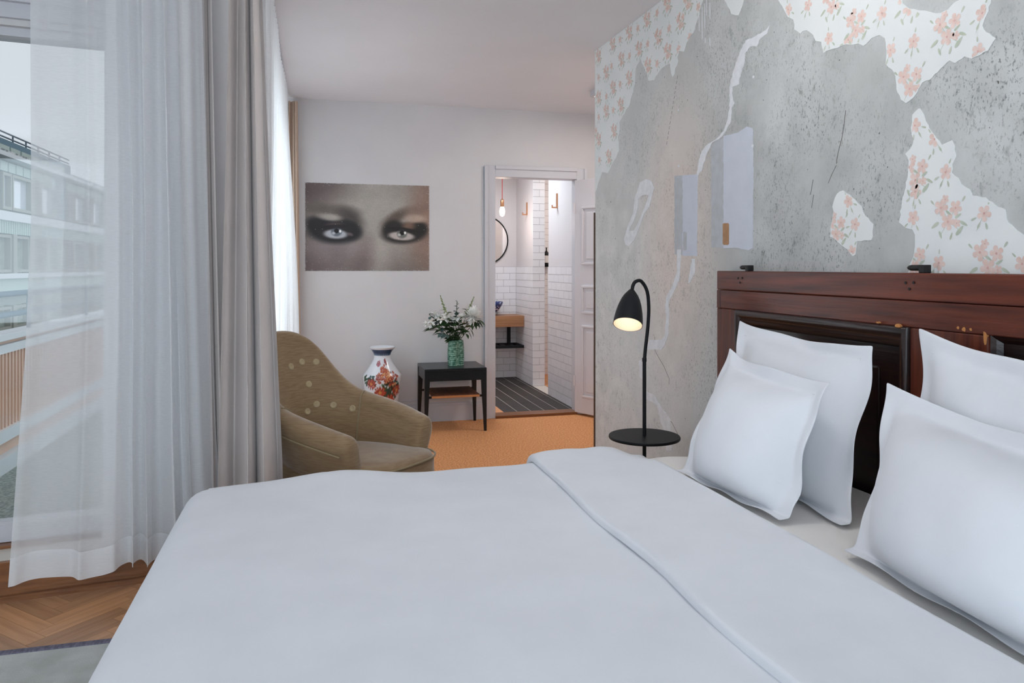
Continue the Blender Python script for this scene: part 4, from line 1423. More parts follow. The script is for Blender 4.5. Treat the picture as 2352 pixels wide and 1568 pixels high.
# right eye
paint(ell(870, 500, 172, 78, -4, .28), (34, 31, 30), .96)
paint(ell(985, 465, 66, 52, -18, .4), (36, 32, 30), .95)
paint(ell(780, 455, 74, 52, -22, .4), (36, 33, 31), .92)
paint(ell(960, 385, 78, 28, 2, .6), (176, 154, 138), .8)
paint(ell(905, 445, 46, 26, 0, .7), (132, 102, 84), .75)
paint(ell(848, 522, 98, 32, 4, .28), (186, 176, 170), .93)
paint(ell(853, 503, 40, 37, 0, .2), (104, 106, 102), .95)
paint(ell(853, 498, 18, 17, 0, .2), (20, 19, 18), 1)
paint(ell(876, 496, 9, 11, 0, .3), (228, 226, 220), 1)
paint(ell(832, 512, 12, 10, 0, .4), (196, 194, 186), .8)
paint(ell(850, 470, 105, 15, 6, .4), (26, 22, 22), .8)
n1, n2 = fbm(6, 1), fbm(7, 2)
IM *= 1.10 * (0.90 + 0.14 * n1 + 0.10 * (n2 - .5) + 0.10 * (g_.rand(NY, NX) - .5))[..., None]
# white wear flecks, denser near the border
edge = np.minimum(np.minimum(A_ - 133, 1063 - A_), np.minimum(B_ - 128, 790 - B_))
fk = g_.rand(NY, NX) > np.where(edge < 5, 0.86, np.where(edge < 22, 0.987, 0.9989))
IM[fk] = (205, 203, 204)
lin = np.where(IM / 255 <= 0.04045, IM / 255 / 12.92, ((np.clip(IM, 0, 255) / 255 + 0.055) / 1.055) ** 2.4)
pv = [(pw0 + (pw1 - pw0) * i / (NX - 1), YF - 0.004, pz1 + (pz0 - pz1) * j / (NY - 1)) for j in range(NY) for i in range(NX)]
pf = [(j * NX + i, j * NX + i + 1, (j + 1) * NX + i + 1, (j + 1) * NX + i) for j in range(NY - 1) for i in range(NX - 1)]
poster = thing('poster', 'large poster of two heavily made-up eyes on the far wall', 'poster', ((pw0 + pw1) / 2, YF - 0.002, pz0))
po = obj('print', (pv, pf), M['poster'], poster)
ca = po.data.color_attributes.new('print', 'FLOAT_COLOR', 'POINT')
ca.data.foreach_set('color', np.concatenate([lin.reshape(-1, 3), np.ones((NX * NY, 1))], 1).astype(np.float32).ravel())
obj('backing', box(pw0, pw1, YF - 0.0035, YF - 0.0005, pz0, pz1), M['label'], poster)

# ------------------------------------------------------------------ painted porcelain floor vase
VC = onY(878, 900, 6.03)
prof = [(0.001, 0.0), (0.105, 0.0), (0.108, 0.012), (0.104, 0.03), (0.112, 0.10), (0.125, 0.20), (0.138, 0.30), (0.146, 0.37), (0.149, 0.41), (0.147, 0.432), (0.138, 0.447), (0.118, 0.475), (0.097, 0.505), (0.082, 0.530),
        (0.071, 0.550), (0.065, 0.572), (0.065, 0.590), (0.070, 0.605), (0.082, 0.625), (0.094, 0.640), (0.101, 0.650), (0.099, 0.654), (0.092, 0.649), (0.075, 0.632), (0.060, 0.605), (0.055, 0.58), (0.06, 0.54), (0.11, 0.45), (0.13, 0.38)]
pr2 = [tuple(q_) for q_ in [(p.x, p.z) for p in smooth_path([Vector((r, 0, z)) for r, z in prof], 6)]]
nA = 260
vg = lathe(pr2, (VC.x, VC.y, 0), nA)
urn = obj('floor_vase', vg, M['urn'], smooth=True)
props(urn, 'tall white porcelain vase painted with red blossoms, on the floor', 'vase')
P3 = np.array(vg[0]) - np.array((VC.x, VC.y, 0))
toC = math.atan2(-VC.y, -VC.x)
th = np.arctan2(P3[:, 1], P3[:, 0]) - toC
th = (th + math.pi) % (2 * math.pi) - math.pi
# unrolled coords: s grows to the right as seen by the camera
Sx = th * 0.14; Sz = P3[:, 2]
zi = np.repeat(np.arange(len(pr2)), nA)
outer = zi < int(np.argmax([z for r, z in pr2])) + 1
UC = np.zeros((len(P3), 3)); UC[:] = (226, 228, 234)
rs = np.random.RandomState(11)


def dab(cx, cz, rx, rz, ang, col, a=1.0):
    c, s = math.cos(ang), math.sin(ang)
    dx, dz = Sx - cx, Sz - cz
    d = ((dx * c + dz * s) / rx) ** 2 + ((-dx * s + dz * c) / rz) ** 2
    k = (np.clip(1.25 - d, 0, 0.5) * 2 * a * outer)[:, None]
    UC[:] = UC * (1 - k) + np.array(col, float) * k


def peony(cx, cz, r):
    for ringr, n, col in ((0.8, 13, (150, 56, 44)), (0.6, 10, (190, 82, 62)), (0.36, 8, (160, 60, 46)), (0.12, 5, (206, 120, 84))):
        for k in range(n):
            a = 2 * math.pi * (k + .3 * rs.rand()) / n
            dab(cx + math.cos(a) * r * ringr, cz + math.sin(a) * r * ringr, r * .26, r * .13, a, col)
    dab(cx, cz, r * .12, r * .12, 0, (214, 160, 70))


def leaves(cx, cz, n, spread, col=(30, 66, 58)):
    for k in range(n):
        a = rs.rand() * 6.28; d = spread * math.sqrt(rs.rand())
        dab(cx + math.cos(a) * d, cz + math.sin(a) * d, 0.016, 0.0075, a + rs.randn() * .5, (col[0] + rs.randint(-8, 14), col[1] + rs.randint(-10, 18), col[2] + rs.randint(-10, 12)))


def blossom(cx, cz, n, spread, cols):
    for k in range(n):
        a = rs.rand() * 6.28; d = spread * math.sqrt(rs.rand())
        x, z = cx + math.cos(a) * d, cz + math.sin(a) * d
        c = cols[rs.randint(len(cols))]
        for q_ in range(5):
            b = q_ * 1.257 + a
            dab(x + math.cos(b) * .006, z + math.sin(b) * .006, 0.0062, 0.0042, b, c)
        dab(x, z, .0028, .0028, 0, (232, 200, 150))


for cx in (0, 0.44):
    for (x, z, n, sp_) in ((0.03, 0.30, 46, .085), (0.09, 0.33, 40, .06), (-0.09, 0.40, 16, .045), (0.0, 0.15, 50, .12), (0.07, 0.37, 20, .05), (-0.13, 0.40, 12, .035)):
        leaves(cx + x, z, n, sp_)
    for k in range(30):
        t = k / 29
        dab(cx + 0.085 - 0.05 * math.sin(t * 3.0), 0.335 + 0.13 * t, 0.008 - .004 * t, 0.008, 0, (58, 38, 34))
    blossom(cx + 0.075, 0.415, 34, .055, [(170, 74, 58), (196, 104, 70), (150, 60, 56), (206, 140, 96)])
    blossom(cx - 0.01, 0.425, 16, .04, [(176, 84, 66), (150, 60, 60)])
    blossom(cx + 0.03, 0.455, 30, .045, [(196, 110, 66), (176, 80, 56), (210, 150, 104)])
    blossom(cx + 0.01, 0.50, 12, .030, [(176, 84, 62), (160, 70, 66)])
    blossom(cx - 0.05, 0.53, 12, .020, [(140, 60, 84), (160, 74, 90)])
    blossom(cx + 0.05, 0.545, 10, .020, [(140, 60, 80), (150, 66, 66)])
    peony(cx - 0.085, 0.378, 0.042); peony(cx - 0.017, 0.312, 0.047); peony(cx + 0.125, 0.322, 0.046); peony(cx + 0.062, 0.252, 0.046); peony(cx - 0.15, 0.21, 0.044); peony(cx - 0.06, 0.14, 0.045)
band = outer & (Sz > 0.588) & (Sz < 0.636)
UC[band] = (44, 72, 104)
keyp = outer & (Sz > 0.592) & (Sz < 0.604) & ((np.floor(th * 26) % 3) != 0) & (np.abs(Sz - 0.598) > 0.0018)
UC[keyp] = (120, 146, 170)
UC[outer & (Sz > 0.6365)] = (226, 228, 232)
ul = np.where(UC / 255 <= 0.04045, UC / 255 / 12.92, ((np.clip(UC, 0, 255) / 255 + 0.055) / 1.055) ** 2.4)
ca = urn.data.color_attributes.new('print', 'FLOAT_COLOR', 'POINT')
ca.data.foreach_set('color', np.concatenate([ul, np.ones((len(ul), 1))], 1).astype(np.float32).ravel())

# ------------------------------------------------------------------ black side table with cane shelf
fr_pt = onZ(1117, 988, 0.0); fl_x = onY(975, 900, fr_pt.y).x
tx0, tx1, ty0, ty1 = fl_x, fr_pt.x, fr_pt.y - 0.015, fr_pt.y + 0.405
tz = onY(1050, 846, ty0).z
tb = thing('side_table', 'black lacquered side table with woven cane lower shelf', 'table', ((tx0 + tx1) / 2, (ty0 + ty1) / 2, 0))
bevel(obj('tabletop', box(tx0, tx1, ty0, ty1, tz - 0.022, tz), M['blackwood'], tb), 0.003)
bevel(obj('apron', join(box(tx0 + .004, tx1 - .004, ty0 + .004, ty0 + .022, tz - 0.095, tz - 0.022), box(tx0 + .004, tx1 - .004, ty1 - .022, ty1 - .004, tz - 0.095, tz - 0.022),
              box(tx0 + .004, tx0 + .022, ty0 + .022, ty1 - .022, tz - 0.095, tz - 0.022), box(tx1 - .022, tx1 - .004, ty0 + .022, ty1 - .022, tz - 0.095, tz - 0.022)), M['blackwood'], tb), 0.002)
for (x, y, sx, sy) in ((tx0, ty0, 1, 1), (tx1, ty0, -1, 1), (tx0, ty1, 1, -1), (tx1, ty1, -1, -1)):
    w0, w1 = 0.020, 0.040
    vs = []
    for (z, w) in ((0, w0), (tz - 0.09, w1), (tz - 0.022, w1)):
        vs += [(x, y, z), (x + sx * w, y, z), (x + sx * w, y + sy * w, z), (x, y + sy * w, z)]
    fs = [(0, 3, 2, 1), (8, 9, 10, 11)] + [(k * 4 + i, k * 4 + (i + 1) % 4, k * 4 + 4 + (i + 1) % 4, k * 4 + 4 + i) for k in (0, 1) for i in range(4)]
    bevel(obj('leg', (vs, fs), M['blackwood'], tb), 0.002)
szz = onY(1050, 909, ty0 + 0.02).z
for yy in (ty0 + 0.012, ty1 - 0.028):
    obj('stretcher', box(tx0 + 0.03, tx1 - 0.03, yy, yy + 0.016, szz - 0.012, szz + 0.004), M['blackwood'], tb)
n_s = 34
for k in range(n_s):
    x = tx0 + 0.055 + (tx1 - tx0 - 0.11) * (k + .5) / n_s
    w = (tx1 - tx0 - 0.11) / n_s * 0.42
    o = obj('cane_strip', box(x - w, x + w, ty0 + 0.008, ty1 - 0.010, szz + 0.003, szz + 0.010), M['cane'], tb)
obj('cane_edge', box(tx0 + 0.055, tx1 - 0.055, ty0 + 0.004, ty0 + 0.010, szz - 0.010, szz + 0.006), M['caneedge'], tb)

# ------------------------------------------------------------------ glass vase and cut flowers
GY = 5.99
gb = onY(1046, 843, GY)
gz0 = tz
gh = onY(1046, 780, GY).z - tz


def vase_fn(u, v):
    a = u * 2 * math.pi
    z = v * gh
    r = 0.060 + 0.006 * math.sin(v * 3.1) - 0.004 * v
    # three vertical lobes with stacked ribs
    lobe = 1 - 0.20 * abs(math.cos(1.5 * (a - toC - 0.35))) ** 6
    rib = 1 + 0.06 * math.sin(v * 2 * math.pi * 13) * (1 - 0.8 * abs(math.cos(1.5 * (a - toC - .35))) ** 4)
    return Vector((gb.x + r * lobe * rib * math.cos(a), gb.y + r * lobe * rib * math.sin(a), gz0 + z))


vz = thing('glass_vase', 'ribbed green glass vase on the black side table', 'vase', (gb.x, gb.y, gz0))
vo = obj('vase_body', grid(vase_fn, 72, 90, True), M['vaseglass'], vz, smooth=True)
m_ = vo.modifiers.new('thickness', 'SOLIDIFY'); m_.thickness = 0.006; m_.offset = -1
obj('foot', lathe([(0.001, 0), (0.052, 0), (0.056, 0.006), (0.050, 0.012), (0.001, 0.012)], (gb.x, gb.y, gz0), 40), mat('dark_glass_foot', srgb(20, 50, 44), 0.15), vz, smooth=True)

leafme = {}


def leaf_mesh(key, wd, m_):
    if key in leafme: return leafme[key]
    vs, fs = [], []
    ts = [0, .12, .3, .5, .7, .88, 1]
    for t in ts:
        w = wd * (math.sin(math.pi * min(1, t * 0.98 + 0.02) ** 0.8)) * 0.5
        z = -0.18 * t * t
        vs += [(t, -w, z + w * .35), (t, 0, z), (t, w, z + w * .35)]
    for k in range(len(ts) - 1):
        for i in range(2):
            a = k * 3 + i; fs.append((a, a + 1, a + 4, a + 3))
    me = bpy.data.meshes.new(key); me.from_pydata(vs, [], fs); me.materials.append(m_); me.update()
    me.polygons.foreach_set('use_smooth', [True] * len(me.polygons))
    leafme[key] = me
    return me


def add_leaf(parent, p, d, length, key='leaf', roll=0.0, name='leaf'):
    me = leaf_mesh(key, {'leaf': 0.42, 'round_leaf': 0.95, 'narrow_leaf': 0.26, 'white_petal': 0.5}[key], {'leaf': M['leaf'], 'round_leaf': M['euca'], 'narrow_leaf': M['leaf'], 'white_petal': M['bloom']}[key])
    o = link(name, me, parent)
    d = Vector(d).normalized()
    side = d.cross(Vector((0, 0, 1)))
    if side.length < 0.05: side = Vector((1, 0, 0))
    side.normalize(); up = side.cross(d)
    mtx = Matrix((d, side, up)).transposed().to_4x4()
    mtx = mtx @ Matrix.Rotation(roll, 4, 'X')
    mtx = Matrix.Translation(Vector(p) - ORG[parent.name]) @ mtx @ Matrix.Diagonal((length, length, length, 1))
    o.matrix_local = mtx
    return o


rl_ = random.Random(21)
vtop = Vector((gb.x, gb.y, gz0 + gh))


def stem_thing(name, label, cat, x, y, Yd, dx=0.0):
    tip = onY(x, y, Yd)
    t = thing(name, label, cat, (gb.x + dx, gb.y, gz0 + 0.02), 'cut stems in the green vase')
    p0 = Vector((gb.x - dx * 0.6, gb.y - (Yd - gb.y) * .2, gz0 + 0.03)); p1 = vtop + Vector((dx, (Yd - gb.y) * .25, -0.01))
    path = smooth_path([p0, p1, p1.lerp(tip, .55) + Vector((0, 0, 0.018)), tip], 6)
    obj('stem', tube(path, 0.0026, 6), M['stem'], t, smooth=True)
    return t, tip, path


LAT = Vector((CA, -SA, 0)); TOV = Vector((-SA, -CA, 0))


def foliage(t, path, n, ln, key='leaf', lo=0.45, hi=0.98):
    for k in range(n):
        f = lo + (hi - lo) * (k + rl_.random() * .6) / n
        i = min(len(path) - 2, int(f * (len(path) - 1)))
        p = path[i]; d = (path[i + 1] - path[i]).normalized()
        s = (LAT * rl_.uniform(-1, 1) + TOV * rl_.uniform(-.5, 1.0)).normalized()
        add_leaf(t, p, d * rl_.uniform(0.15, .7) + s + Vector((0, 0, rl_.uniform(-.4, .2))), ln * rl_.uniform(.75, 1.2), key, rl_.uniform(-.8, .8))


def small_bloom(t, p, r=0.040, n=6):
    hd_ = obj('bloom', lathe([(0.001, -0.012), (0.005, -0.006), (0.006, 0.0), (0.001, 0.004)], p, 8), M['bud'], t, smooth=True)
    for k in range(n):
        a = 2 * math.pi * k / n + rl_.random()
        d = LAT * math.cos(a) + Vector((0, 0, 1)) * (math.sin(a) * .7 + .35) + TOV * 0.5
        add_leaf(hd_, p, d, r * rl_.uniform(.8, 1.15), 'white_petal', rl_.uniform(-.5, .5), 'petal')


# spider chrysanthemum
t, tip, path = stem_thing('chrysanthemum', 'large white spider chrysanthemum at the right of the vase', 'flower', 1086, 726, GY - 0.11, 0.02)
pv_, pf_ = [], []
bl = obj('bloom', lathe([(0.001, 0.012), (0.012, 0.008), (0.016, 0), (0.010, -0.012), (0.002, -0.018)], tip, 12), M['bloom'], t, smooth=True)
axf = (TOV * 0.8 + Vector((0, 0, .65))).normalized(); ex = axf.orthogonal().normalized(); ey = axf.cross(ex)
for k in range(210):
    el = R(rl_.uniform(-28, 82)); a = rl_.uniform(0, 6.283)
    d = axf * math.sin(el) + (ex * math.cos(a) + ey * math.sin(a)) * math.cos(el)
    ln = rl_.uniform(.062, .092) * (0.55 + 0.45 * math.cos(max(el, 0)))
    sd_ = d.cross(Vector((0.3, 0.2, 1))).normalized() * 0.0068
    up_ = d.cross(sd_).normalized() * 0.0015
    q0 = tip + d * .008; q1 = tip + d * ln * .6 - axf * .004; q2 = tip + d * ln + axf * 0.006
    n = len(pv_)
    pv_ += [tuple(v) for v in (q0 - sd_ * .6, q0 + sd_ * .6, q1 + sd_, q1 - sd_, q2 + sd_ * .5, q2 - sd_ * .5, (q0 + q1) / 2 - up_ * 1.2)]
    pf_ += [(n, n + 1, n + 2, n + 3), (n + 3, n + 2, n + 4, n + 5), (n, n + 3, n + 6), (n + 1, n + 6, n + 2)]
po_ = obj('ray_petals', (pv_, pf_), M['bloom'], bl); po_['kind'] = 'stuff'
foliage(t, path, 12, .075, 'leaf', .5, .95)
for k in range(5):
    add_leaf(t, tip - Vector((0, 0, .03)) + LAT * (0.012 * k - .01), LAT * (0.2 * k + .1) + Vector((0, 0, -.55)) + TOV * .3, .085, 'leaf')
# bud spikes
for (x, y, Yd, dx, side) in ((1011, 678, GY + .02, -0.015, 'left'), (1089, 681, GY + .05, 0.02, 'right')):
    t, tip, path = stem_thing('flower_spike', 'slender spike of small green buds at the %s of the bouquet' % side, 'flower', x, y, Yd, dx)
    for k in range(17):
        f = k / 17
        i = int((0.62 + 0.37 * f) * (len(path) - 1)); p = path[min(i, len(path) - 1)]
        p = path[-1].lerp(path[-7], 1 - f)
        a = k * 2.4
        r = 0.009 * (1.1 - f)
        c = p + Vector((math.cos(a) * r, math.sin(a) * r, 0))
        rr = 0.0095 * (1.15 - 0.6 * f)
        obj('bud', lathe([(0.0005, -rr), (rr * .8, -rr * .4), (rr * .8, rr * .4), (0.0005, rr * 1.2)], c, 6), M['bud'], t, smooth=True)
    foliage(t, path, 6, .06, 'narrow_leaf', .5, .8)
# eucalyptus
t, tip, path = stem_thing('eucalyptus_stem', 'upright blue-green eucalyptus sprig in the middle of the bouquet', 'foliage', 1050, 692, GY, 0.0)
for k in range(14):
    f = k / 13
    p = path[-1].lerp(path[-9], 1 - f)
    a = k * 2.2
    add_leaf(t, p, LAT * math.cos(a) + TOV * (math.sin(a) * .6 + .4) + Vector((0, 0, .45)), 0.050 - 0.032 * f, 'round_leaf', rl_.uniform(-.6, .6))
t, tip, path = stem_thing('eucalyptus_stem', 'eucalyptus sprig with round leaves leaning to the left', 'foliage', 986, 722, GY - .02, -0.03)
for k in range(9):
    p = path[-1].lerp(path[-10], 1 - k / 8)
    a = k * 2.4
    add_leaf(t, p, LAT * math.cos(a) + Vector((0, 0, math.sin(a))) * .7 + TOV * .5, 0.038, 'round_leaf', rl_.uniform(-.6, .6))
t, tip, path = stem_thing('eucalyptus_stem', 'short drooping eucalyptus sprig just over the vase rim', 'foliage', 1020, 768, GY - .08, -0.02)
for k in range(3):
    add_leaf(t, tip + LAT * (.012 * k - .01), LAT * (.6 * k - .9) + Vector((0, 0, -.35)) + TOV * .6, 0.05, 'round_leaf', .4)
# alstroemeria stems with small white blooms
for lab, x, y, Yd, dx in (('stem of small white blooms at the far left of the bouquet', 986, 741, GY - .03, -.035), ('stem of small white blooms above the vase left side', 1003, 726, GY + .01, -.02), ('stem of small white blooms beside the left spike', 1022, 728, GY - .05, -.01),
                          ('stem of small white blooms left of the eucalyptus', 1038, 730, GY - .02, 0.0), ('stem of small white blooms next to the large chrysanthemum', 1056, 727, GY - .06, .01)):
    t, tip, path = stem_thing('alstroemeria_stem', lab, 'flower', x, y, Yd, dx)
    for k in range(4):
        off = LAT * rl_.uniform(-.03, .03) + Vector((0, 0, rl_.uniform(-.025, .02))) + TOV * rl_.uniform(-.01, .03)
        small_bloom(t, tip + off)
    foliage(t, path, 17, .082, 'leaf', .34, .95)
t, tip, path = stem_thing('leafy_stem', 'dark leafy stem reaching out to the left of the vase', 'foliage', 992, 752, GY - .04, -.04)
for k in range(7):
    p = path[-1].lerp(path[-11], k / 7)
    add_leaf(t, p, -LAT * (1 - .1 * k) + Vector((0, 0, -.25 + .16 * (k % 3))) + TOV * rl_.uniform(-.2, .5), .085 if k < 2 else .065, 'leaf' if k % 2 else 'narrow_leaf', .3)
t, tip, path = stem_thing('leafy_stem', 'dark leafy stem on the right beneath the chrysanthemum', 'foliage', 1100, 735, GY - .02, .035)
for k in range(8):
    p = path[-1].lerp(path[-12], k / 8)
    add_leaf(t, p, LAT * (1 - .15 * k) + Vector((0, 0, -.6 + .25 * (k % 4))) + TOV * rl_.uniform(-.2, .5), .07, 'leaf', .3)

# thin white cable along the casing and baseboard
cx_ = DX0 - cw - 0.006
cb = [(cx_, YF - 0.006, 2.13), (cx_, YF - 0.006, 1.0), (cx_, YF - 0.006, 0.24), (cx_ - 0.01, YF - 0.008, 0.215), (cx_ - 0.06, YF - 0.01, 0.20), (cx_ - 0.4, YF - 0.01, 0.185), (0.3, YF - 0.01, 0.175)]
props(obj('cable', tube(cb, 0.0035, 6), M['cable'], smooth=True), 'thin white cable running down the door casing and along the wall', 'cable')

# ------------------------------------------------------------------ bathroom behind the door
BF = YF + 0.12
BYB, BXR = 8.52, 2.285          # back wall, right wall planes
BH = 2.52
S(obj('ceiling_bathroom', box(0.6, 3.4, BF, 9.0, BH, BH + 0.1), M['bathwall']))
fb = S(obj('floor_bathroom', box(0.6, 3.4, BF, 8.9, -0.1, -0.0008), M['floorgrout']))
wb = S(obj('wall_bathroom_back', box(0.6, BXR, BYB, BYB + 0.12, -0.1, BH), M['bathwall']))
ws = S(obj('wall_bathroom_right', box(BXR, BXR + 0.13, 7.82, BYB + .12, -0.1, BH), M['bathwall']))
wn = S(obj('wall_bathroom_near', box(BXR, BXR + 0.13, BF, 7.27, -0.1, BH), M['bathwall']))
S(obj('wall_bathroom_left', box(0.6, 0.7, BF, BYB, -0.1, BH), M['bathwall']))
wsh = S(obj('wall_shower', box(BXR + 0.13, 3.4, 8.6, 8.7, -0.1, BH), M['bathwall']))
S(obj('wall_shower_side', box(3.3, 3.4, BF, 8.6, -0.1, BH), M['bathwall']))
TW, TH, TG = 0.150, 0.0755, 0.003
tme = bpy.data.meshes.new('tile')
g = box(0, 1, 0, 1, 0, 1); tme.from_pydata(g[0], [], g[1]); tme.materials.append(M['tile']); tme.update()


def tiles(wall, origin, du, dn, length, z1, rows_from=0.0):
    """running-bond tiles from origin along du, proud along dn"""
    r = 0; z = rows_from
    while z < z1 - 0.01:
        h = min(TH, z1 - z)
        a = -TW / 2 if r % 2 else 0.0
        while a < length - 0.004:
            a0, a1 = max(0, a), min(length, a + TW)
            if a1 - a0 > 0.012:
                o = link('tile', tme, wall)
                mt = Matrix((du, Vector((0, 0, 1)), dn)).transposed().to_4x4()
                mt = Matrix.Translation(Vector(origin) + du * (a0 + TG / 2) + Vector((0, 0, z + TG / 2)) - ORG[wall.name]) @ mt @ Matrix.Diagonal((a1 - a0 - TG, h - TG, 0.006, 1))
                o.matrix_local = mt
            a += TW
        z += TH; r += 1


X_, Y_ = Vector((1, 0, 0)), Vector((0, 1, 0))
for w_, g_ in ((wb, box(BXR - .62, BXR, BYB - .002, BYB, 0, 1.285)), (ws, box(BXR - .002, BXR, 7.82, BYB, 0, 1.285)), (ws, box(BXR - .002, BXR + .13, 7.818, 7.82, 0, BH)),
               (wn, box(BXR - .002, BXR, BF, 7.27, 0, 1.285)), (wsh, box(BXR + .13, 3.1, 8.598, 8.6, 0, BH))):
    obj('grout_bed', g_, M['grout'], w_)
tiles(wb, (BXR - 0.006, BYB, 0), -X_, -Y_, 0.60, 1.285)
tiles(ws, (BXR, 7.82, 0), Y_, -X_, BYB - 7.82, 1.285)
tiles(ws, (BXR - 0.006, 7.82, 0), X_, -Y_, 0.136, BH)
tiles(wn, (BXR, 6.40, 0), Y_, -X_, 7.27 - 6.40, 1.285)
tiles(wsh, (BXR + 0.14, 8.6, 0), X_, -Y_, 0.60, BH)
pme = bpy.data.meshes.new('floor_tile')
g = box(0, 1, 0, 1, 0, 1); pme.from_pydata(g[0], [], g[1]); pme.materials.append(M['planktile']); pme.update()
for i in range(9):
    x0 = 1.62 + i * 0.125 - 0.0
    if x0 > BXR - 0.01: continue
    x1 = min(x0 + 0.125, BXR - 0.006)
    y = BF - 0.3 * (i % 3) / 1.5
    while y < BYB - 0.01:
        y0, y1 = max(y, BF), min(y + 0.9, BYB - 0.006)
        if y1 - y0 > 0.02:
            o = link('floor_tile', pme, fb)
            o.matrix_local = Matrix.Translation(Vector((x0 + .002, y0 + .002, -0.006)) - ORG[fb.name]) @ Matrix.Diagonal((x1 - x0 - .007, y1 - y0 - .007, 0.007, 1))
        y += 0.9
obj('wood_floor_strip', box(0.7, 1.618, BF, BYB, -0.006, 0.002), M['peachfloor'], fb)
obj('shower_floor', box(BXR + .13, 3.3, BF, 8.6, -0.006, 0.004), M['peachfloor'], fb)
# wash counter
cz0, cz1, cy0 = 0.612, 0.735, 8.15
ct = thing('wash_counter', 'thick wooden wash counter on a black metal frame', 'counter', (1.75, 8.33, 0))
bevel(obj('wooden_top', box(1.25, BXR - 0.008, cy0, BYB - 0.008, cz0, cz1), M['walnut'], ct), 0.004)
for x in (1.35, 2.155):
    obj('frame_post', box(x, x + 0.035, 8.42, 8.455, 0.40, cz0), M['black'], ct)
obj('rack_frame', join(box(1.25, BXR - .01, cy0 + .0, cy0 + .03, 0.375, 0.405), box(1.25, BXR - .01, 8.44, 8.47, 0.375, 0.405), box(1.25, 1.28, cy0 + .03, 8.44, .375, .405), box(BXR - .04, BXR - .01, cy0 + .03, 8.44, .375, .405)), M['black'], ct)
for k in range(10):
    x = 1.33 + k * 0.09
    obj('rack_slat', box(x, x + 0.05, cy0 + .03, 8.44, 0.383, 0.397), M['black'], ct)
props(obj('basin_bowl', lathe([(0.001, 0.0), (0.07, 0.0), (0.08, 0.01), (0.14, 0.06), (0.18, 0.12), (0.19, 0.15), (0.186, 0.153), (0.175, 0.12), (0.13, 0.06), (0.07, 0.02), (0.001, 0.015)], (1.885, 8.33, cz1), 48), M['bluebowl'], smooth=True),
      'round blue and white patterned washbasin bowl on the wooden counter', 'basin')
mr_ = thing('round_mirror', 'round mirror with a thin dark rim on the bathroom wall', 'mirror', (1.90, BYB - 0.02, 1.32))
mc = Vector((1.90, BYB - 0.02, onY(1140, 552, BYB).z)); mR = 0.272
circ = lambda r, y: [(mc.x + r * math.cos(i / 64 * 6.28319), y, mc.z + r * math.sin(i / 64 * 6.28319)) for i in range(64)]
obj('glass', (circ(mR, BYB - 0.018) + circ(mR, BYB - 0.004), [tuple(range(64))] + [(i, (i + 1) % 64, (i + 1) % 64 + 64, i + 64) for i in range(64)]), M['mirror'], mr_)
obj('rim', tube([Vector(p) for p in circ(mR + 0.004, BYB - 0.014)] + [Vector(circ(mR + 0.004, BYB - 0.014)[0])], 0.009, 8, False), M['black'], mr_, smooth=True)
pb = onY(1153.5, 483, 7.9)
pd = thing('pendant_lamp', 'bare round bulb pendant on a red cord in the bathroom', 'lamp', (pb.x, pb.y, pb.z))
obj('cord', tube([(pb.x, pb.y, BH), (pb.x, pb.y, pb.z + 0.09)], 0.004, 8), M['redcord'], pd)
obj('socket', lathe([(0.004, 0.125), (0.012, 0.12), (0.02, 0.105), (0.02, 0.045), (0.018, 0.04)], (pb.x, pb.y, pb.z), 20, True), M['copper'], pd, smooth=True, sharp=40)
obj('bulb', lathe([(0.0005, -0.062), (0.012, -0.058), (0.024, -0.045), (0.030, -0.02), (0.031, 0.0), (0.026, 0.025), (0.017, 0.045)], (pb.x, pb.y, pb.z - 0.005), 24), M['bulb'], pd, smooth=True)
pl = bpy.data.lights.new('pendant_light', 'POINT'); pl.energy = 3; pl.color = (1, 0.80, 0.66); pl.shadow_soft_size = 0.05
plo = bpy.data.objects.new('pendant_light', pl); C.objects.link(plo); plo.location = (pb.x - 0.02, pb.y - 0.02, pb.z - 0.13)
area('added_bathroom_fill', (1.6, 7.2, BH - 0.03), (1.6, 7.2, 0), 0.6, 0.6, 17, (0.80, 0.91, 1.0))  # added overhead fill for the bathroom, source out of sight
area('added_shower_fill', (2.85, 7.7, BH - 0.03), (2.85, 7.7, 0), 0.4, 0.4, 9, (1, 0.88, 0.78))  # added fill to brighten the shower gap
for (x, y0, y1, lab, yy) in ((1209, 465, 494, 'copper wall hook nearest the round mirror', 8.06), (1278, 444, 478, 'copper wall hook nearest the open door leaf', 6.99)):
    p1, p0 = onX(x, y0, BXR - .01), onX(x, y1, BXR - .01)
    h_ = thing('wall_hook', lab, 'hook', (BXR, p1.y, p0.z), 'copper hooks in the bathroom')
    bevel(obj('back_plate', box(BXR - 0.010, BXR, p1.y - 0.014, p1.y + 0.014, p0.z, p1.z), M['copper'], h_), 0.0015)
    bevel(obj('arm', box(BXR - 0.052, BXR - 0.010, p1.y - 0.014, p1.y + 0.014, p0.z, p0.z + 0.012), M['copper'], h_), 0.0015)
    bevel(obj('tip', box(BXR - 0.056, BXR - 0.050, p1.y - 0.014, p1.y + 0.014, p0.z, p0.z + 0.03), M['copper'], h_), 0.0015)
sb_ = onY(1256, 610, 8.52)
sbt = thing('soap_bottle', 'black pump soap bottle with white label on the shower wall', 'bottle', (sb_.x, 8.54, sb_.z))
obj('body', lathe([(0.001, 0), (0.036, 0), (0.039, 0.006), (0.039, 0.13), (0.034, 0.15), (0.014, 0.165), (0.012, 0.175)], (sb_.x, 8.54, sb_.z), 28), M['black'], sbt, smooth=True, sharp=50)
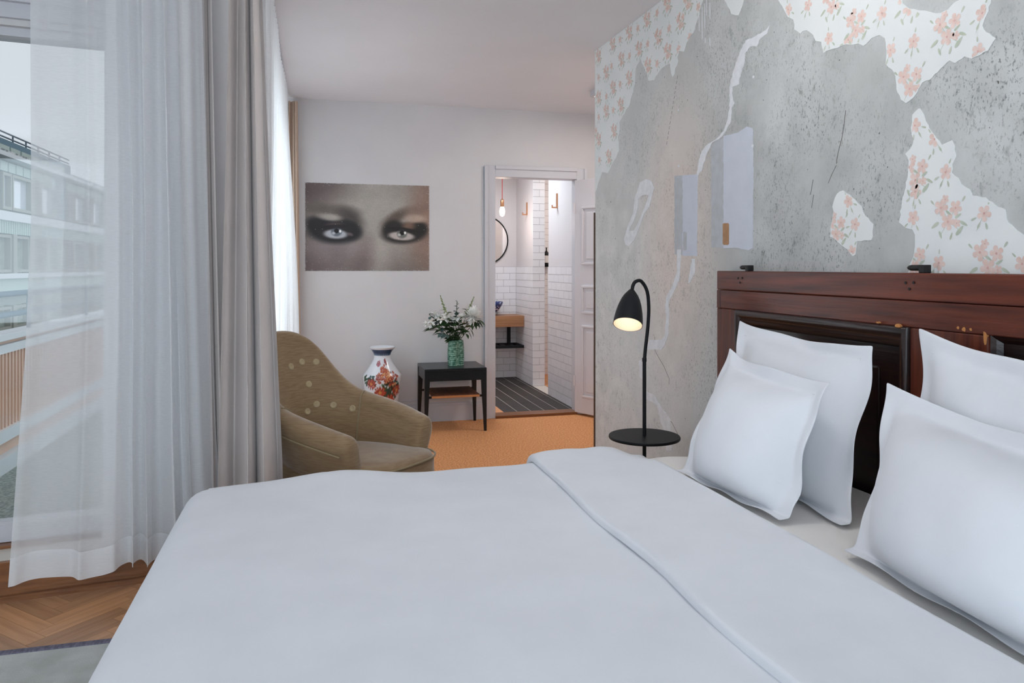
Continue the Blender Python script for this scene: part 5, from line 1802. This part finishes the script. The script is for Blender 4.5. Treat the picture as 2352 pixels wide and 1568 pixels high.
obj('pump', join(tube([(sb_.x, 8.54, sb_.z + .17), (sb_.x, 8.54, sb_.z + .215)], 0.007, 10), tube([(sb_.x, 8.54, sb_.z + .212), (sb_.x - 0.01, 8.50, sb_.z + .208)], 0.006, 8)), M['black'], sbt)
obj('label', grid(lambda u, v: (sb_.x + 0.0395 * math.cos(R(200 + 140 * u)), 8.54 + 0.0395 * math.sin(R(200 + 140 * u)), sb_.z + 0.035 + 0.085 * v), 16, 2), M['label'], sbt, smooth=True)
obj('bracket', box(sb_.x - 0.042, sb_.x + 0.042, 8.535, 8.592, sb_.z - 0.012, sb_.z + 0.012), M['black'], sbt)

# ------------------------------------------------------------------ balcony and the building across the street
BLF = 0.12
S(obj('floor_balcony', wbox(-2.7, 0.22, 0.43, 5.0, -0.1, BLF), M['gravel']))
PX = -1.70
bp = thing('balcony_parapet', 'white framed ribbed balcony parapet with two dark blue handrails', 'railing', (PX, 5.2, BLF))
bevel(obj('coping', box(PX - 0.10, PX + 0.02, 3.75, 9.4, 0.865, 0.905), M['balconywhite'], bp))
obj('upper_frame', box(PX - 0.06, PX, 3.75, 9.4, 0.79, 0.84), M['balconywhite'], bp)
obj('lower_frame', box(PX - 0.06, PX + 0.01, 3.75, 9.4, 0.29, 0.36), M['balconywhite'], bp)
obj('kerb', box(PX - 0.08, PX + 0.02, 3.75, 9.4, BLF, 0.21), M['balconywhite'], bp)
obj('backing_panel', box(PX - 0.045, PX - 0.03, 3.75, 9.4, 0.21, 0.865), M['ribglass'], bp)
rib = bpy.data.meshes.new('rib')
g = box(-0.03, -0.012, -0.012, 0.012, 0.36, 0.79); rib.from_pydata(g[0], [], g[1]); rib.materials.append(M['ribglass']); rib.update()
for k in range(110):
    o = link('rib', rib, bp); o.location = Vector((PX, 3.8 + k * 0.05, 0)) - ORG[bp.name]
for z in (1.005, 1.125):
    obj('handrail', tube([(PX - 0.03, 3.7, z), (PX - 0.03, 9.4, z)], 0.018, 10), M['rail'], bp, smooth=True)
for k in range(5):
    obj('rail_post', tube([(PX - 0.03, 4.1 + k * 1.25, 0.9), (PX - 0.03, 4.1 + k * 1.25, 1.125)], 0.012, 8), M['rail'], bp)
S(obj('ground', box(-60, 30, -30, 140, -9, -8.8), M['ground']))

FX = -14.0
fz = lambda y: CAMZ + (HY - y) * (FX / ray(0, HY).x) / FPX
bd = thing('apartment_building', 'sage green apartment building with window bands across the street', 'building', (FX, 55, -8.8))
Ys, Ye = 26.0, 78.0
zb_ = [fz(y) for y in (275, 314, 345, 366, 484, 505, 535, 628, 640, 672, 704, 762, 790)]
obj('facade_wall', join(box(FX - 8, FX - 0.3, Ys, Ye, -8.8, zb_[2])), M['facade'], bd)
obj('penthouse_wall', box(FX - 8, FX - 2.2, Ys, 58, zb_[2], fz(268)), M['teal'], bd)
for k in range(14):
    y0 = Ys + 10 + k * 1.6
    if y0 > 56: break
    obj('penthouse_panel', box(FX - 2.2, FX - 2.15, y0 + 0.1, y0 + 1.5, fz(330), fz(285)), M['facade'], bd)
obj('roof_railing', join(*[tube([(FX - 2.3, Ys, fz(268) + h), (FX - 2.3, 58, fz(268) + h)], 0.05, 6) for h in (0.15, 0.4)] + [tube([(FX - 2.3, Ys + 2 + k * 2, fz(268)), (FX - 2.3, Ys + 2 + k * 2, fz(268) + .42)], 0.05, 6) for k in range(15)]), M['rail'], bd)
# sloping tiled eave
obj('roof_slope', ([(FX + 0.35, Ys, zb_[2]), (FX + 0.35, Ye, zb_[2]), (FX - 2.6, Ye, zb_[1] + .3), (FX - 2.6, Ys, zb_[1] + .3), (FX + .35, Ys, zb_[2] - .15), (FX + .35, Ye, zb_[2] - .15)], [(0, 1, 2, 3), (0, 1, 5, 4)]), M['roof'], bd)
obj('gutter', box(FX - 0.2, FX + 0.45, Ys, Ye, zb_[2] - 0.32, zb_[2] - 0.12), M['whitetrim'], bd)
obj('cornice', box(FX - 0.3, FX + 0.25, Ys, Ye, zb_[5], zb_[4]), M['whitetrim'], bd)
obj('ribbed_band', box(FX - 0.3, FX + 0.08, Ys, Ye, zb_[6], zb_[5]), M['facadeband'], bd)
for k in range(120):
    y0 = 34 + k * 0.28
    if y0 > 66: break
    obj('band_rib', box(FX + 0.08, FX + 0.13, y0, y0 + 0.12, zb_[6], zb_[5]), M['facadeband'], bd)
obj('sill_line', box(FX - 0.3, FX + 0.25, Ys, Ye, zb_[8], zb_[7]), M['whitetrim'], bd)
obj('lower_band', box(FX - 0.3, FX + 0.06, Ys, Ye, zb_[9], zb_[8]), M['facadeband'], bd)
obj('lower_sill', box(FX - 0.3, FX + 0.2, Ys, Ye, zb_[9] - 0.2, zb_[9]), M['whitetrim'], bd)


def bay(y0, y1, z0, z1, glass, nm='window'):
    w = 0.14
    fr = join(box(FX - 0.3, FX + 0.05, y0, y0 + w, z0, z1), box(FX - 0.3, FX + 0.05, y1 - w, y1, z0, z1), box(FX - 0.3, FX + 0.05, y0 + w, y1 - w, z0, z0 + w), box(FX - 0.3, FX + 0.05, y0 + w, y1 - w, z1 - w, z1))
    f = obj(nm, fr, M['post'], bd)
    obj('pane', box(FX - 0.25, FX - 0.2, y0 + w, y1 - w, z0 + w, z1 - w), glass, f)
    return f


# upper floor: pairs of sky-lit windows between teal panels, louvre panels above them
yy = 30.0
while yy < 72:
    obj('teal_panel', box(FX - 0.3, FX + 0.02, yy + 8.2, yy + 9.6, fz(478), fz(350)), M['teal'], bd)
    for (a, b) in ((0.2, 1.3), (1.4, 4.0), (4.1, 5.2), (5.3, 7.9)):
        bay(yy + a, yy + b, fz(478), fz(392), M['farglass'])
    for k in range(8):
        obj('louvre_panel', box(FX - 0.3, FX - 0.05, yy + 0.2 + k * .97, yy + 1.05 + k * .97, fz(388), fz(366)), M['facadeband'], bd)
    yy += 9.7
yy = 30.0
while yy < 76:
    bay(yy, yy + 1.75, fz(626), fz(537), M['farglassg'])
    obj('pier', box(FX - 0.3, FX + 0.12, yy + 1.8, yy + 2.25, fz(628), fz(535)), M['post'], bd)
    bay(yy, yy + 1.75, fz(760), fz(706), M['farglassg'])
    obj('pier', box(FX - 0.3, FX + 0.12, yy + 1.8, yy + 2.25, fz(762), fz(704)), M['post'], bd)
    yy += 2.3

# added lantern, unseen above the bed, put in to light the ceiling
lan = thing('added_lantern', 'added unseen round paper lantern over the bed, for fill light', 'lamp', (0.80, 2.00, 2.14))
obj('added_lantern_shade', lathe([(0.06, -0.20), (0.12, -0.17), (0.18, -0.10), (0.20, 0.0), (0.18, 0.10), (0.12, 0.17), (0.06, 0.20)], (0.80, 2.00, 2.36), 40), cloth('added_lantern_paper', (0.9, 0.9, 0.88, 1), 0.9, 0.8), lan, smooth=True)
obj('cord', tube([(0.80, 2.00, 2.56), (0.80, 2.00, H)], 0.004, 8), M['black'], lan)
ll = bpy.data.lights.new('added_lantern_fill', 'POINT'); ll.energy = 24; ll.color = (0.95, 0.97, 1.0); ll.shadow_soft_size = 0.17
lo_ = bpy.data.objects.new('added_lantern_fill', ll); C.objects.link(lo_); lo_.location = (0.80, 2.00, 2.36)

for nm, lab, x, y, z, h in (('alcove', 'square flush ceiling light in the entrance alcove', 2.32, 5.15, H, 0.26), ('bathroom', 'added square flush ceiling light, unseen, over the bathroom floor', 1.6, 7.2, BH, 0.31), ('shower', 'added small square ceiling light, unseen, over the shower', 2.85, 7.7, BH, 0.21)):
    t = thing('unseen_ceiling_light', lab, 'ceiling light', (x, y, z - 0.04))  # bathroom and shower fixtures are added to go with their fill lights
    obj('frame', join(box(x - h - .02, x - h, y - h - .02, y + h + .02, z - 0.045, z), box(x + h, x + h + .02, y - h - .02, y + h + .02, z - 0.045, z), box(x - h, x + h, y - h - .02, y - h, z - 0.045, z), box(x - h, x + h, y + h, y + h + .02, z - 0.045, z)), M['white'], t)
